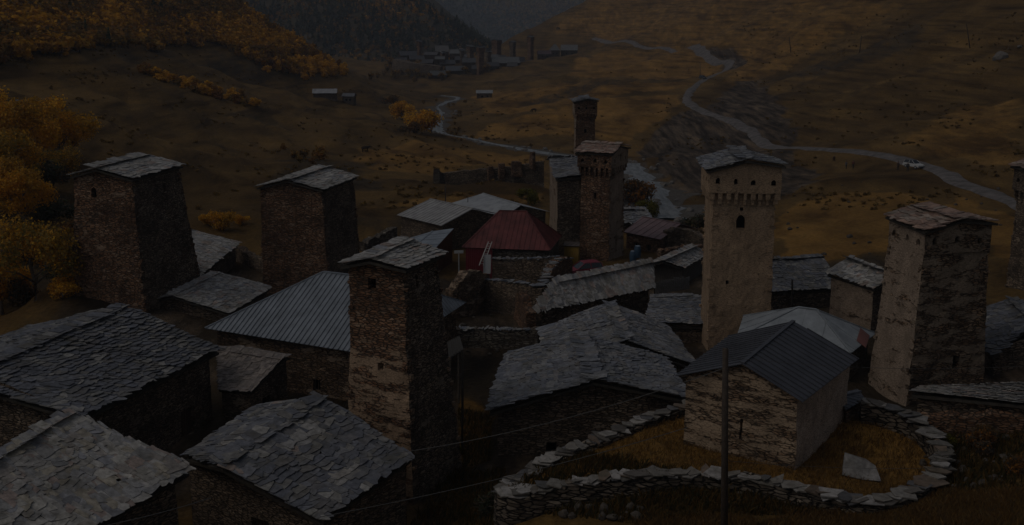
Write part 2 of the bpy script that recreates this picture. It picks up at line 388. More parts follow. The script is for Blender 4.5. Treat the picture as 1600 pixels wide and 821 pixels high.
# bumps and gullies everywhere except on the road bench and the stream bed
near_ = np.full(GX.shape, 1e9)
for q in np.vstack([road_path[::3], rp_[::3]]):
    near_ = np.minimum(near_, (GX - q[0]) ** 2 + (GY - q[1]) ** 2)
near_ = np.sqrt(near_)
GZ = GZ + relief(GX, GY) * np.clip((near_ - 4) / (12 + DD * .05), 0, 1)
far = np.clip((DD - 1150) / 250, 0, 1); GZ = GZ * (1 - far) + far * -70
for P_ in (road_path, rp_): P_[:, 2] = gz(P_[:, 0], P_[:, 1])

# land cover: areas of meadow, bare earth, scrub, as shapes on the ground
def poly_mask(px_poly, soft):
    P = np.array([hit(*p)[:2] for p in px_poly])
    x = GX + fbm(GX / 9, GY / 9, 41, 3) * soft; y = GY + fbm(GX / 9, GY / 9, 47, 3) * soft
    ins = np.zeros(GX.shape, bool); n = len(P)
    for k in range(n):
        x1, y1 = P[k]; x2, y2 = P[(k + 1) % n]
        c = ((y1 > y) != (y2 > y)) & (x < (x2 - x1) * (y - y1) / (y2 - y1 + 1e-12) + x1)
        ins ^= c
    return ins.astype(float)
def soften(a, k=1):
    for _ in range(k):
        a = (a + np.roll(a, 1, 0) + np.roll(a, -1, 0) + np.roll(a, 1, 1) + np.roll(a, -1, 1)) / 5
    return a
mead = np.zeros(GX.shape); bare = mead.copy(); scrub = mead.copy()
for p in [[(1216, 345), (1300, 305), (1420, 300), (1420, 330), (1380, 400), (1216, 410)],
          [(700, 215), (850, 210), (980, 222), (1040, 180), (1060, 150), (1010, 150), (900, 165), (760, 195)],
          [(560, 232), (680, 225), (830, 245), (850, 265), (690, 275), (560, 262)],
          [(760, 180), (1060, 140), (1080, 130), (880, 130), (740, 150)],
          [(880, 120), (1100, 118), (1120, 95), (960, 75), (900, 95)],
          [(900, 55), (1050, 40), (1320, -10), (960, -10), (840, 50)],
          [(1130, 140), (1300, 60), (1440, 0), (1330, 0), (1080, 75), (1150, 80)],
          [(560, 330), (850, 320), (850, 300), (640, 310)],
          [(1010, 330), (1098, 325), (1098, 345), (1030, 345)],
          [(1420, 230), (1600, 280), (1600, 150), (1480, 170)], [(1480, 300), (1600, 345), (1600, 420), (1500, 360)]]:
    mead = np.maximum(mead, poly_mask(p, 3) * (.55 if p[0] in ((900, 55), (1130, 140), (1420, 230)) else 1))
for p in [[(1000, 240), (1060, 300), (1100, 310), (1230, 310), (1290, 270), (1230, 240), (1160, 205), (1090, 170), (1060, 175)],
          [(1100, 175), (1170, 215), (1250, 228), (1230, 180), (1190, 130), (1150, 125)],
          [(1090, 78), (1150, 75), (1170, 95), (1150, 110), (1120, 95)],
          [(1060, 300), (1020, 330), (985, 300), (975, 262), (1000, 255)], [(700, 560), (790, 550), (860, 500), (720, 490)]]:
    bare = np.maximum(bare, poly_mask(p, 3))
for p in [[(950, 88), (1150, 52), (1440, -5), (1470, 8), (1200, 62), (1000, 92)], [(1170, 118), (1330, 75), (1450, 30), (1460, 60), (1300, 110), (1200, 135)],
          [(0, 95), (330, 70), (540, 128), (420, 128), (200, 95), (0, 115)], [(330, 165), (430, 185), (440, 200), (300, 175)],
          [(800, 160), (1050, 120), (1050, 128), (820, 172)], [(0, 480), (120, 480), (160, 440), (100, 300), (0, 250)],
          [(430, 235), (620, 260), (560, 300), (400, 290)], [(560, 335), (700, 335), (700, 420), (560, 400)]]:
    scrub = np.maximum(scrub, poly_mask(p, 6) * .55)
mead = np.maximum(mead, .5 * np.clip((GX - 40) / 60, 0, 1) * np.clip((GY - 400) / 160, 0, 1) * np.clip(1 - bare, 0, 1))
# the yard round the chapel is dry grass
yard_px = [(1075, 645), (1000, 680), (930, 700), (860, 735), (1060, 738), (1260, 760), (1340, 782), (1400, 778), (1460, 735), (1455, 690), (1400, 655), (1340, 640)]
mead = np.maximum(mead, YARD[0] * .9)
mead = np.maximum(mead, poly_mask([(715, 620), (765, 640), (765, 720), (725, 730)], .5))
vill = np.clip((128 - GY) / 12, 0, 1) * np.clip((GY - 52) / 8, 0, 1) * np.clip((46 - np.abs(GX)) / 8, 0, 1)
scrub = np.maximum(scrub, vill * .75 * (1 - mead)); bare = np.maximum(bare, vill * (.35 + .3 * fbm(GX / 5, GY / 5, 88, 3)) * (1 - mead))
cover = np.ones((NR * NA, 4), np.float32)
cover[:, 0] = soften(mead, 2).ravel(); cover[:, 1] = soften(bare, 1).ravel(); cover[:, 2] = soften(scrub, 4).ravel()

def ground_mat():
    m, n, l, b = newmat('hillside_grass')
    a = N(n, 'ShaderNodeAttribute', attribute_name='cover'); sep = n.new('ShaderNodeSeparateColor'); l.new(a.outputs['Color'], sep.inputs[0])
    def nz(scale, det, stretch=(1, 1, 1), rot=(0, 0, 0)):
        t = N(n, 'ShaderNodeTexNoise', Scale=scale, Detail=det, Roughness=.62); l.new(mapped(n, l, stretch, rot), t.inputs['Vector']); return t.outputs[0]
    n1 = nz(.03, 6.); n2 = nz(.35, 6., (1, .35, 1), (0, 0, .5)); n3 = nz(2.2, 5.)
    r1 = ramp(n, [(.3, (.072, .043, .015)), (.5, (.112, .067, .022)), (.7, (.155, .093, .03))]); l.new(n1, r1.inputs[0])
    rm = ramp(n, [(.25, (.155, .085, .023)), (.5, (.205, .112, .03)), (.75, (.245, .14, .04))]); l.new(n2, rm.inputs[0])
    rb = ramp(n, [(.3, (.055, .042, .031)), (.7, (.115, .088, .065))]); l.new(n2, rb.inputs[0])
    rs = ramp(n, [(.3, (.03, .024, .017)), (.7, (.065, .046, .026))]); l.new(n2, rs.inputs[0])
    def edged(ch):
        t = n.new('ShaderNodeMath'); t.operation = 'MULTIPLY_ADD'; l.new(n2, t.inputs[0]); t.inputs[1].default_value = .9; 
        t3 = n.new('ShaderNodeMath'); t3.operation = 'ADD'; t3.inputs[1].default_value = -.45; l.new(sep.outputs[ch], t3.inputs[0]); l.new(t3.outputs[0], t.inputs[2])
        r = ramp(n, [(.3, (0, 0, 0)), (.62, (1, 1, 1))]); l.new(t.outputs[0], r.inputs[0]); return r.outputs[0]
    c = mixc(n, l, edged(0), r1.outputs[0], rm.outputs[0])
    c = mixc(n, l, edged(2), c, rs.outputs[0])
    rg = ramp(n, [(.4, (.45, .43, .42)), (.5, (.9, .9, .9)), (.62, (1.5, 1.4, 1.25))]); l.new(nz(.25, 6., (2.4, .25, .2), (0, 0, .55)), rg.inputs[0])
    c = mixc(n, l, edged(1), c, mixc(n, l, 1., rb.outputs[0], rg.outputs[0], 'MULTIPLY'))
    rf = ramp(n, [(.28, (.6,) * 3), (.5, (1,) * 3), (.75, (1.3,) * 3)]); l.new(n3, rf.inputs[0])
    c = mixc(n, l, 1., c, rf.outputs[0], 'MULTIPLY')
    rl = ramp(n, [(.33, (.82, .8, .78)), (.6, (1.08, 1.08, 1.08))]); l.new(nz(.09, 7., (1.6, .5, 1), (0, 0, .6)), rl.inputs[0])
    c = mixc(n, l, 1., c, rl.outputs[0], 'MULTIPLY')
    # sheep-walk terraces: bands that follow the contours
    rt = ramp(n, [(.36, (.5, .47, .45)), (.5, (1, 1, 1)), (.66, (1.3, 1.27, 1.2))]); l.new(nz(1., 5., (.045, .03, .75)), rt.inputs[0])
    c = mixc(n, l, 1., c, rt.outputs[0], 'MULTIPLY')
    rd = ramp(n, [(.38, (.5, .48, .46)), (.55, (1.05, 1.05, 1.05))]); l.new(nz(.05, 8., (2.2, .6, 1), (0, 0, -.75)), rd.inputs[0])
    c = mixc(n, l, .55, c, rd.outputs[0], 'MULTIPLY')
    l.new(c, b.inputs['Base Color']); b.inputs['Roughness'].default_value = .97; b.inputs['Specular IOR Level'].default_value = .1
    bp = N(n, 'ShaderNodeBump', Strength=.7, Distance=.35)
    ad = n.new('ShaderNodeMath'); ad.operation = 'ADD'; l.new(n2, ad.inputs[0]); l.new(n3, ad.inputs[1])
    l.new(ad.outputs[0], bp.inputs['Height']); l.new(bp.outputs[0], b.inputs['Normal'])
    return m
M['ground'] = ground_mat()
ii = np.arange(NR - 1)[:, None] * NA + np.arange(NA - 1)[None]
quads = np.stack([ii, ii + 1, ii + NA + 1, ii + NA], -1).reshape(-1, 4)[:, ::-1]
me = fastmesh('ground', np.stack([GX, GY, GZ], -1).reshape(-1, 3), quads, M['ground'], vert_attr=cover, smooth=True)
o = bpy.data.objects.new('ground', me); col.objects.link(o)
tag(o, 'brown autumn hillsides and meadows of the valley around the village', 'ground', kind='structure')

def strip(name, path, width, lift, mat, label, cat, kind='structure', cross=7, seed=0, crown=0., amp=.3):
    path = np.array(path); n = len(path); d = np.gradient(path[:, :2], axis=0); d /= np.linalg.norm(d, axis=1)[:, None] + 1e-9
    nr = np.stack([-d[:, 1], d[:, 0]], 1); V = []
    wd = np.interp(np.linspace(0, 1, n), np.linspace(0, 1, len(width)), width) if hasattr(width, '__len__') else np.full(n, width)
    s = np.arange(n)
    wl = wd * np.maximum(.15, 1 + amp * fbm(s / 2.1, s * 0, 5 + seed, 3)); wr = wd * np.maximum(.15, 1 + amp * fbm(s / 1.9, s * 0, 15 + seed, 3))
    for k in range(cross):
        t = k / (cross - 1) * 2 - 1
        ww = np.where(t < 0, wl, wr) * .5 * t
        q = path[:, :2] + nr * ww[:, None]
        zz = gz(q[:, 0], q[:, 1]) + lift * (1 - .9 * abs(t) ** 3) + crown * (1 - t * t)
        V.append(np.stack([q[:, 0], q[:, 1], zz], 1))
    V = np.stack(V, 1).reshape(-1, 3)
    i = np.arange(n - 1)[:, None] * cross + np.arange(cross - 1)[None]
    q = np.stack([i, i + 1, i + cross + 1, i + cross], -1).reshape(-1, 4)[:, ::-1]
    me = fastmesh(name, V, q, mat, smooth=True)
    o = bpy.data.objects.new(name, me); col.objects.link(o)
    return tag(o, label, cat, kind=kind)
M['road'] = plain('dirt_road', (.145, .13, .122), .95, .1, .5, .6)
M['water'] = plain('rushing_water', (.165, .17, .168), .45, .5, .8, .95, 0, (1.6, .35, 1))
M['gravel'] = plain('river_gravel', (.1, .088, .075), .95, .1, 1.5, .5)
strip('road', road_path, [3.4, 3.4, 3.6, 3.8, 3.6, 3.6, 4.5, 6.5, 5, 4, 4, 5], .35, M['road'], 'pale dirt road winding along the right hillside', 'road', seed=1)
strip('riverbank', rp_, [12, 13, 10, 8, 7, 8, 8, 8], .12, M['gravel'], 'grey gravel banks either side of the stream', 'riverbank', seed=7, amp=.6)
strip('river', rp_, [6, 7, 6, 3.4, 2.2, 4.4, 1.8, 1.6, 2.6, 3], .4, M['water'], 'grey white mountain stream running down the valley', 'river', seed=3, amp=.7)

# ------------------------------------------------------------------ roofs and walls
V3 = lambda p: Vector((float(p[0]), float(p[1]), float(p[2])))
LIGHT = [(.33, .32, .30), (.38, .365, .34), (.28, .275, .27), (.36, .33, .29), (.30, .28, .25), (.20, .205, .22), (.33, .25, .21)]
TAN = [(.33, .315, .29), (.37, .35, .31), (.29, .285, .275), (.30, .27, .24), (.21, .215, .235), (.31, .235, .2), (.34, .30, .23), (.26, .26, .26)]
BLUE = [(.118, .124, .145), (.14, .143, .158), (.10, .106, .125), (.15, .15, .153), (.125, .12, .122), (.16, .15, .138), (.24, .23, .21)]
MIX = [(.175, .18, .195), (.205, .205, .21), (.15, .155, .175), (.235, .23, .22), (.195, .18, .17), (.13, .14, .165)]
REDD = [(.26, .16, .12), (.31, .20, .15), (.22, .15, .12), (.34, .27, .22), (.28, .23, .19), (.2, .12, .09)]
def slab(mb, poly, th, c, drop=0., m=0):
    n = (V3(poly[1]) - V3(poly[0])).cross(V3(poly[-1]) - V3(poly[0])).normalized()
    top = [V3(p) - n * drop for p in poly]; bot = [p - n * th for p in top]
    mb.face(top, c, m); mb.face(bot[::-1], c, m)
    for i in range(len(poly)):
        j = (i + 1) % len(poly); mb.face([top[j], top[i], bot[i], bot[j]], c, m)
    return n
def slates(mb, poly, size, pal, rng, patch=.0, lightpal=None, over=.12, sag=.1):
    """courses of rough stone slabs laid from the eave (poly[0]-poly[1]) up to the ridge"""
    a, b = V3(poly[0]), V3(poly[1])
    c, d = (V3(poly[2]), V3(poly[3])) if len(poly) == 4 else (V3(poly[2]), V3(poly[2]))
    n = slab(mb, poly, .16, (.045, .038, .03), .1 + sag * .9)
    S = (b - a).normalized(); T = n.cross(S).normalized()
    hgt = ((c + d) / 2 - (a + b) / 2).length
    def pos(u, v): 
        p = (a * (1 - u) + b * u) * (1 - v) + (d * (1 - u) + c * u) * v
        return p + n * (mnoise.noise(p * .33) * sag)
    t = -.14
    while t < hgt + over:
        v = t / hgt; vc = min(max(v, 0), 1)
        L = ((a * (1 - vc) + d * vc) - (b * (1 - vc) + c * vc)).length
        s = -.06 - rng.random() * .12 * size
        row_h = size * rng.uniform(.85, 1.2)
        while s < L + .05:
            wd = size * rng.choice((.45, .65, .8, 1, 1.2, 1.6)) * rng.uniform(.85, 1.15)
            if s + wd > L + .1: wd = max(.3 * size, L + rng.uniform(.02, .1) - s)
            h = row_h * rng.uniform(.85, 1.25) + size * .35
            uu = (s + wd / 2) / max(L, .2)
            o = pos(min(max(uu, -.1), 1.1), v) + T * rng.uniform(-.12, .12) * size
            ang = rng.gauss(0, .11) if rng.random() > .06 else rng.gauss(0, .35); ca, sa = math.cos(ang), math.sin(ang)
            lift = size * rng.uniform(.08, .17); th = size * rng.uniform(.045, .09); roll = rng.gauss(0, .02)
            w2 = wd / 2 * rng.uniform(.96, 1.1)
            k = rng.uniform(.05, .32) * h
            sk = rng.gauss(0, .09) * h
            out = [(-w2, k * rng.uniform(.1, .8) - sk), (-w2 * rng.uniform(.5, .95), rng.uniform(-.08, .1) * h - sk), (w2 * rng.uniform(-.4, .4), rng.uniform(-.1, .06) * h), (w2 * rng.uniform(.5, .95), rng.uniform(-.08, .1) * h + sk),
                   (w2, k * rng.uniform(.1, .8) + sk), (w2 * rng.uniform(.9, 1), h), (-w2 * rng.uniform(.9, 1), h)]
            top = []; bot = []
            for x, y in out:
                X, Y = x * ca - y * sa, x * sa + y * ca
                zz = .015 + lift * (1 - y / h) + roll * X
                p = o + S * X + T * Y + n * zz
                top.append(p + n * th); bot.append(p)
            q = mnoise.noise(o * .42) + .5 * mnoise.noise(o * 1.1)
            lp_ = bool(lightpal and q > .62 - patch); pl = lightpal if lp_ else pal
            cc = pl[min(int(rng.random() ** 1.25 * len(pl)), len(pl) - 1)]; f = rng.uniform(.78, 1.2) * (1 + .25 * mnoise.noise(o * .25 + Vector((9, 3, 1))))
            mean_ = [sum(c_[i] for c_ in pl) / len(pl) for i in range(3)]
            cc = tuple((x * .78 + y * .22) * f * (.78 if lp_ else 1) for x, y in zip(cc, mean_))
            mb.face(top, cc)
            m_ = len(top)
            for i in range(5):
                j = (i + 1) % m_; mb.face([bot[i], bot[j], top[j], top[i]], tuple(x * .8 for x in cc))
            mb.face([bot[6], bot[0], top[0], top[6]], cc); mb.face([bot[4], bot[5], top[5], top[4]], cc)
            s += wd * rng.uniform(.93, 1.0)
        t += row_h * rng.uniform(.55, .7)
def sheet(mb, poly, c, spacing=.5, rib=.05, rw=.05, ribc=None):
    """sheet-metal slope with standing seams running down it"""
    n = slab(mb, poly, .05, c)
    P = [V3(p) for p in poly]; a, b = P[0], P[1]; S = (b - a).normalized(); T = n.cross(S)
    q = [((p - a).dot(S), (p - a).dot(T)) for p in P]
    s = spacing * .5; L = q[1][0]
    lo_, hi_ = min(x for x, y in q), max(x for x, y in q)
    s = lo_ + spacing * .5
    while s < hi_:
        xs = []
        for i in range(len(P)):
            j = (i + 1) % len(P); x1, x2 = q[i][0], q[j][0]
            if (x1 - s) * (x2 - s) < 0:
                f = (s - x1) / (x2 - x1); xs.append(P[i].lerp(P[j], f))
        if len(xs) == 2 and (xs[0] - xs[1]).length > .15:
            mb.bar(xs[0] + n * rib * .4, xs[1] + n * rib * .4, rw, rib, ribc or tuple(x * .78 for x in c), up=n)
        s += spacing * rnd.uniform(.93, 1.07)
def jitter(p, j):
    v = V3(p)
    return v + mnoise.noise_vector(v * .7) * (.09 * j) + mnoise.noise_vector(v * 2.6) * (.05 * j)
def wallface(mb, A, B, z0, A2, B2, z1, topf, step, opens, j=1., m=0, extra=()):
    """one wall from A-B (foot) to A2-B2 (head), with real openings; returns the back of each opening"""
    A, B, A2, B2 = [np.array(q[:2], float) for q in (A, B, A2, B2)]
    L = np.linalg.norm(B - A); d = (B - A) / L; nin = np.array([-d[1], d[0]])
    def P(u, z):
        f = (z - z0) / (z1 - z0); q = (A + (B - A) * u) * (1 - f) + (A2 + (B2 - A2) * u) * f
        return (q[0], q[1], z)
    us = set(np.round(np.linspace(0, 1, max(2, int(L / step) + 1)), 4)); us |= set(extra)
    for o in opens: us -= {u for u in us if o[0] - .02 < u < o[1] + .02 and 0 < u < 1}
    for o in opens: us |= {o[0], o[1], (o[0] + o[1]) / 2}
    us = sorted(us)
    def top(u):
        q = A2 + (B2 - A2) * u; return topf(q[0], q[1])
    zmin = min(top(u) for u in us) - .12
    zs = set(np.round(np.linspace(z0, zmin, max(2, int((zmin - z0) / step) + 1)), 3))
    for o in opens: zs -= {z for z in zs if o[2] - .1 < z < o[3] + .1}
    for o in opens: zs |= {o[2], o[3]}
    zs = sorted(z for z in zs if z <= zmin)
    backs = []
    for i in range(len(us) - 1):
        u0, u1 = us[i], us[i + 1]; um = (u0 + u1) / 2
        for k in range(len(zs) - 1):
            zm = (zs[k] + zs[k + 1]) / 2
            if any(o[0] < um < o[1] and o[2] < zm < o[3] for o in opens): continue
            mb.face([jitter(P(u0, zs[k]), j), jitter(P(u1, zs[k]), j), jitter(P(u1, zs[k + 1]), j), jitter(P(u0, zs[k + 1]), j)], m=m)
        mb.face([jitter(P(u0, zs[-1]), j), jitter(P(u1, zs[-1]), j), jitter(P(u1, top(u1)), j), jitter(P(u0, top(u0)), j)], m=m)
    for o in opens:
        dep = o[4] if len(o) > 4 else .35
        c = [jitter(P(o[0], o[2]), j), jitter(P(o[1], o[2]), j), jitter(P(o[1], o[3]), j), jitter(P(o[0], o[3]), j)]
        mid0 = jitter(P((o[0] + o[1]) / 2, o[2]), j)
        v = Vector((nin[0] * dep, nin[1] * dep, 0)); e = [p + v for p in c]
        for x in range(4):
            y = (x + 1) % 4; mb.face([c[y], c[x], e[x], e[y]], m=m)
        if len(o) > 5:
            q_ = lambda f, g: jitter(P(o[0] + (o[1] - o[0]) * f, o[2] + (o[3] - o[2]) * g), j)
            mb.face([c[3], q_(0, .55), q_(.1, .78), q_(.28, .93), q_(.5, 1)], m=m); mb.face([c[2], q_(.5, 1), q_(.72, .93), q_(.9, .78), q_(1, .55)], m=m)
        backs.append((e, v.normalized()))
    return backs
def opening_fill(root, name, e, inn, kind, rng):
    """what closes an opening: darkness, a plank door or a framed window"""
    mb = MB(); a, b, c, d = e; mats = [M['wood'], M['void']]
    if kind == 'hole':
        mb.face([a, b, c, d], m=1)
        s = (a - b) * .04
        mb.bar(a + (d - a) * .97 - inn * .12, b + (c - b) * .97 - inn * .12, .1, .09, (.09, .07, .05))
    else:
        k = inn * -.06
        if kind == 'door':
            nn = max(3, int((b - a).length / .22))
            for i in range(nn):
                p = a + (b - a) * ((i + .5) / nn) + k; q = d + (c - d) * ((i + .5) / nn) + k
                f = rng.uniform(.7, 1.2); mb.bar(p, q, (b - a).length / nn * .94, .05, (.085 * f, .055 * f, .035 * f), up=inn)
            mb.face([a, b, c, d], m=1)
        else:
            mb.face([a, b, c, d], m=1)
            for p, q in ((a, b), (b, c), (c, d), (d, a)): mb.bar(p + k, q + k, .1, .07, (.16, .13, .10), up=inn)
            mb.bar((a + b) / 2 + k, (c + d) / 2 + k, .05, .05, (.16, .13, .10), up=inn)
    return mb.build(name, mats, root)
def planes_of(P, hip):
    def pl(a, b, c):
        n = (V3(b) - V3(a)).cross(V3(c) - V3(a)); return (n, V3(a))
    rm = (V3(P['r0']) + V3(P['r1'])) / 2
    o = [pl(P['e0r'], P['e1r'], rm), pl(P['e1l'], P['e0l'], rm)]
    if hip: o += [pl(P['e0l'], P['e0r'], P['r0']), pl(P['e1r'], P['e1l'], P['r1'])]
    return o
def roof_z(pls, x, y):
    return min(p.z - (n.x * (x - p.x) + n.y * (y - p.y)) / n.z for n, p in pls)
SIDES = (('end0', 'e0l', 'e0r'), ('r', 'e0r', 'e1r'), ('end1', 'e1r', 'e1l'), ('l', 'e1l', 'e0l'))
def fullP(P):
    P = {k: np.array(v, float) for k, v in P.items()}
    return P
def house(name, label, P, wall, roof='slate', pal=MIX, size=.6, over=.45, opens=(), hip=False, cat='stone house', group=None, step=.55,
          drop=None, jit=1., patch=0, lightpal=None, ridge=.0, mc=(.3, .3, .3), spacing=.5, rib=.05, seed=1, zground=None, sidemats=None, sag=.17, roofmat=None):
    rng = random.Random(seed); P = fullP(P)
    ring = [P['e0l'], P['e0r'], P['e1r'], P['e1l']]
    ce = sum(ring) / 4
    zb = min(g1(q[0], q[1]) for q in ring) if zground is None else zground
    root = empty(name, (ce[0], ce[1], zb), label, cat, group)
    zb -= .5 if drop is None else drop
    pls = planes_of(P, hip); wc = {}
    for i, k in enumerate(('e0l', 'e0r', 'e1r', 'e1l')):
        e = ring[i]; q = e.copy()
        for o_ in (ring[i - 1], ring[(i + 1) % 4]):
            dd = (o_ - e)[:2]; q[:2] += dd / np.linalg.norm(dd) * over
        wc[k] = q
    mb = MB(); fills = []; wm = [wall]
    for sd_, ka, kb in SIDES:
        A, B = wc[ka], wc[kb]; L = np.linalg.norm((B - A)[:2]); mi = 0
        if sidemats and sd_ in sidemats:
            wm.append(sidemats[sd_]); mi = len(wm) - 1
        ops = []
        for o_ in opens:
            if o_[0] != sd_: continue
            _, uc, wd, zz, hh, kind = o_
            ops.append((uc - wd / L / 2, uc + wd / L / 2, zb + .5 + zz, zb + .5 + zz + hh)); fills.append([kind])
        ex = ()
        if not hip and sd_.startswith('end'): 
            r_ = P['r0'] if sd_ == 'end0' else P['r1']; dd = (B - A)[:2]
            ex = (round(float(np.dot(r_[:2] - A[:2], dd) / np.dot(dd, dd)), 4),)
        bk = wallface(mb, A, B, zb, A, B, ce[2], lambda x, y: roof_z(pls, x, y) - .14, step, ops, jit, mi, ex)
        for f, b_ in zip([f for f in fills if len(f) == 1], bk): f.append(b_)
    mb.build('wall', wm, root)
    for f in fills: opening_fill(root, 'door' if f[0] == 'door' else 'window', f[1][0], f[1][1], f[0], rng)
    polys = [[P['e0r'], P['e1r'], P['r1'], P['r0']], [P['e1l'], P['e0l'], P['r0'], P['r1']]]
    if hip: polys += [[P['e0l'], P['e0r'], P['r0']], [P['e1r'], P['e1l'], P['r1']]]
    rb = MB()
    for i_, p in enumerate(polys):
        if roof == 'slate': slates(rb, p, size, pal, rng, patch, lightpal, ridge if i_ == 0 else -.1, sag)
        else: sheet(rb, p, mc, spacing, rib, rib)
    if roof != 'slate':
        rb.bar(V3(P['r0']) + Vector((0, 0, .03)), V3(P['r1']) + Vector((0, 0, .03)), .22, .07, tuple(x * .9 for x in mc))
        if hip:
            for r_, e_ in (('r0', 'e0l'), ('r0', 'e0r'), ('r1', 'e1l'), ('r1', 'e1r')):
                rb.bar(V3(P[r_]) + Vector((0, 0, .03)), V3(P[e_]) + Vector((0, 0, .03)), .16, .06, tuple(x * .9 for x in mc))
    rb.build('roof', roofmat or (M['slate'] if roof == 'slate' else M['metal']), root)
    return root, pls, wc
def tower(name, label, P, wall, zb, taper=1.14, pal=LIGHT, size=.55, over=.32, opens=(), mach=None, step=.5, jit=1., shift=(0, 0), group=None, seed=3, cat='tower', sidemats=None, mopens=None, bottom=None, corbels=True):
    rng = random.Random(seed); P = fullP(P); ring = [P['e0l'], P['e0r'], P['e1r'], P['e1l']]; ce = sum(ring) / 4
    root = empty(name, (ce[0], ce[1], zb), label, cat, group); pls = planes_of(P, False)
    def inset(o):
        out = {}
        for i, k in enumerate(('e0l', 'e0r', 'e1r', 'e1l')):
            e = ring[i]; q = e.copy()
            for o_ in (ring[i - 1], ring[(i + 1) % 4]):
                dd = (o_ - e)[:2]; q[:2] += dd / np.linalg.norm(dd) * o
            out[k] = q
        return out
    top = inset(over + ((.34 if corbels else .1) if mach else 0)); z1 = ce[2]; zb0 = zb - .8
    bot = {}
    for k, q in top.items():
        v = (q - ce); v = v * taper; bot[k] = ce + v + np.array([shift[0], shift[1], 0])
        if bottom and k in bottom: bot[k] = np.array([*bottom[k], 0.])
    mb = MB(); wm = [wall]; fills = []; mi_of = {}
    for sd_, ka, kb in SIDES:
        mi = 0
        if sidemats and sd_ in sidemats: wm.append(sidemats[sd_]); mi = len(wm) - 1
        mi_of[sd_] = mi
        A, B, A2, B2 = bot[ka], bot[kb], top[ka], top[kb]; L = np.linalg.norm((B2 - A2)[:2]); ops = []; kinds = []
        for o_ in opens:
            if o_[0] != sd_: continue
            _, uc, wd, zt, hh, kind = o_          # zt: distance below the eave
            ops.append((uc - wd / L / 2, uc + wd / L / 2, z1 - zt - hh, z1 - zt, .5) + ((1,) if hh > .9 else ())); kinds.append(kind)
        tf = (lambda x, y: z1 - mach + .05) if mach else (lambda x, y: roof_z(pls, x, y) - .12)
        ex = ()
        if not mach and sd_.startswith('end'): ex = (.5,)
        bk = wallface(mb, A, B, zb0, A2, B2, z1, tf, step, ops, jit, mi, ex)
        fills += list(zip(kinds, bk))
    for k in bot:          # rough quoins, some standing a little proud
        z = zb0 + .3; zt_ = z1 - (mach or .4) - .2; cx_, cy_ = ce[0], ce[1]; fl = 0
        a_ = math.atan2(*(ring[1] - ring[0])[:2][::-1])
        while z < zt_:
            f = (z - zb0) / (z1 - zb0); q = bot[k] * (1 - f) + top[k] * f; hh = rng.uniform(.14, .32); ln = rng.uniform(.35, .7); v = q[:2] - ce[:2]; v /= np.linalg.norm(v)
            jq = jitter((q[0], q[1], z), jit); o_ = rng.uniform(-.16, .0) * 1.
            mb.box((jq[0] + v[0] * (o_ - .2), jq[1] + v[1] * (o_ - .2), jq[2]), ln if fl else .3, .3 if fl else ln, hh, a_ + rng.gauss(0, .05), m=0)
            fl = 1 - fl; z += hh + rng.uniform(.02, .5)
    mb.build('wall', wm, root)
    if mach:
        up = inset(over - .06); mm = MB(); zl = z1 - mach
        for sd_, ka, kb in SIDES:
            A, B = up[ka], up[kb]; L = np.linalg.norm((B - A)[:2]); ops = []
            nm = mopens if mopens else 3
            zc = zl + .42 * mach if mach > 1.2 else zl + .3
            for i in range(nm):
                uc = (i + .5 + rng.uniform(-.1, .1)) / nm; wd = rng.uniform(.3, .42); zj = zc + rng.uniform(-.08, .08)
                ops.append((uc - wd / L / 2, uc + wd / L / 2, zj - .2, zj + rng.uniform(.2, .3), .4, 1))
            bk = wallface(mm, A, B, zl, A, B, z1, lambda x, y: roof_z(pls, x, y) - .12, step, ops, jit * .8, mi_of[sd_], (.5,))
            fills += [('hole', b_) for b_ in bk]
            # corbels carrying the gallery
            dd = (B - A)[:2] / L; nin = np.array([-dd[1], dd[0]]); nc = nm * 2 + 1
            for i in range(nc if corbels else 0):
                q = A[:2] + dd * (L * (i + .5 + rng.uniform(-.14, .14)) / nc) + nin * .19
                mm.box((q[0], q[1], zl - .5), rng.uniform(.2, .38), .34, .52, math.atan2(dd[1], dd[0]), m=mi_of[sd_])
                mm.box((q[0] + nin[0] * .1, q[1] + nin[1] * .1, zl - .85 - rng.uniform(0, .15)), rng.uniform(.18, .34), .2, .52, math.atan2(dd[1], dd[0]), m=mi_of[sd_])
        mm.face([V3((*up[k][:2], zl)) for k in ('e1l', 'e1r', 'e0r', 'e0l')])
        mm.build('machicolation', wm, root)
    for kind, b_ in fills: opening_fill(root, 'window', b_[0], b_[1], kind, rng)
    rb = MB()
    slates(rb, [P['e0r'], P['e1r'], P['r1'], P['r0']], size, pal, rng, 0, None, .14, .05)
    slates(rb, [P['e1l'], P['e0l'], P['r0'], P['r1']], size, pal, rng, 0, None, -.1, .05)
    rb.build('roof', M['slate'], root)
    return root

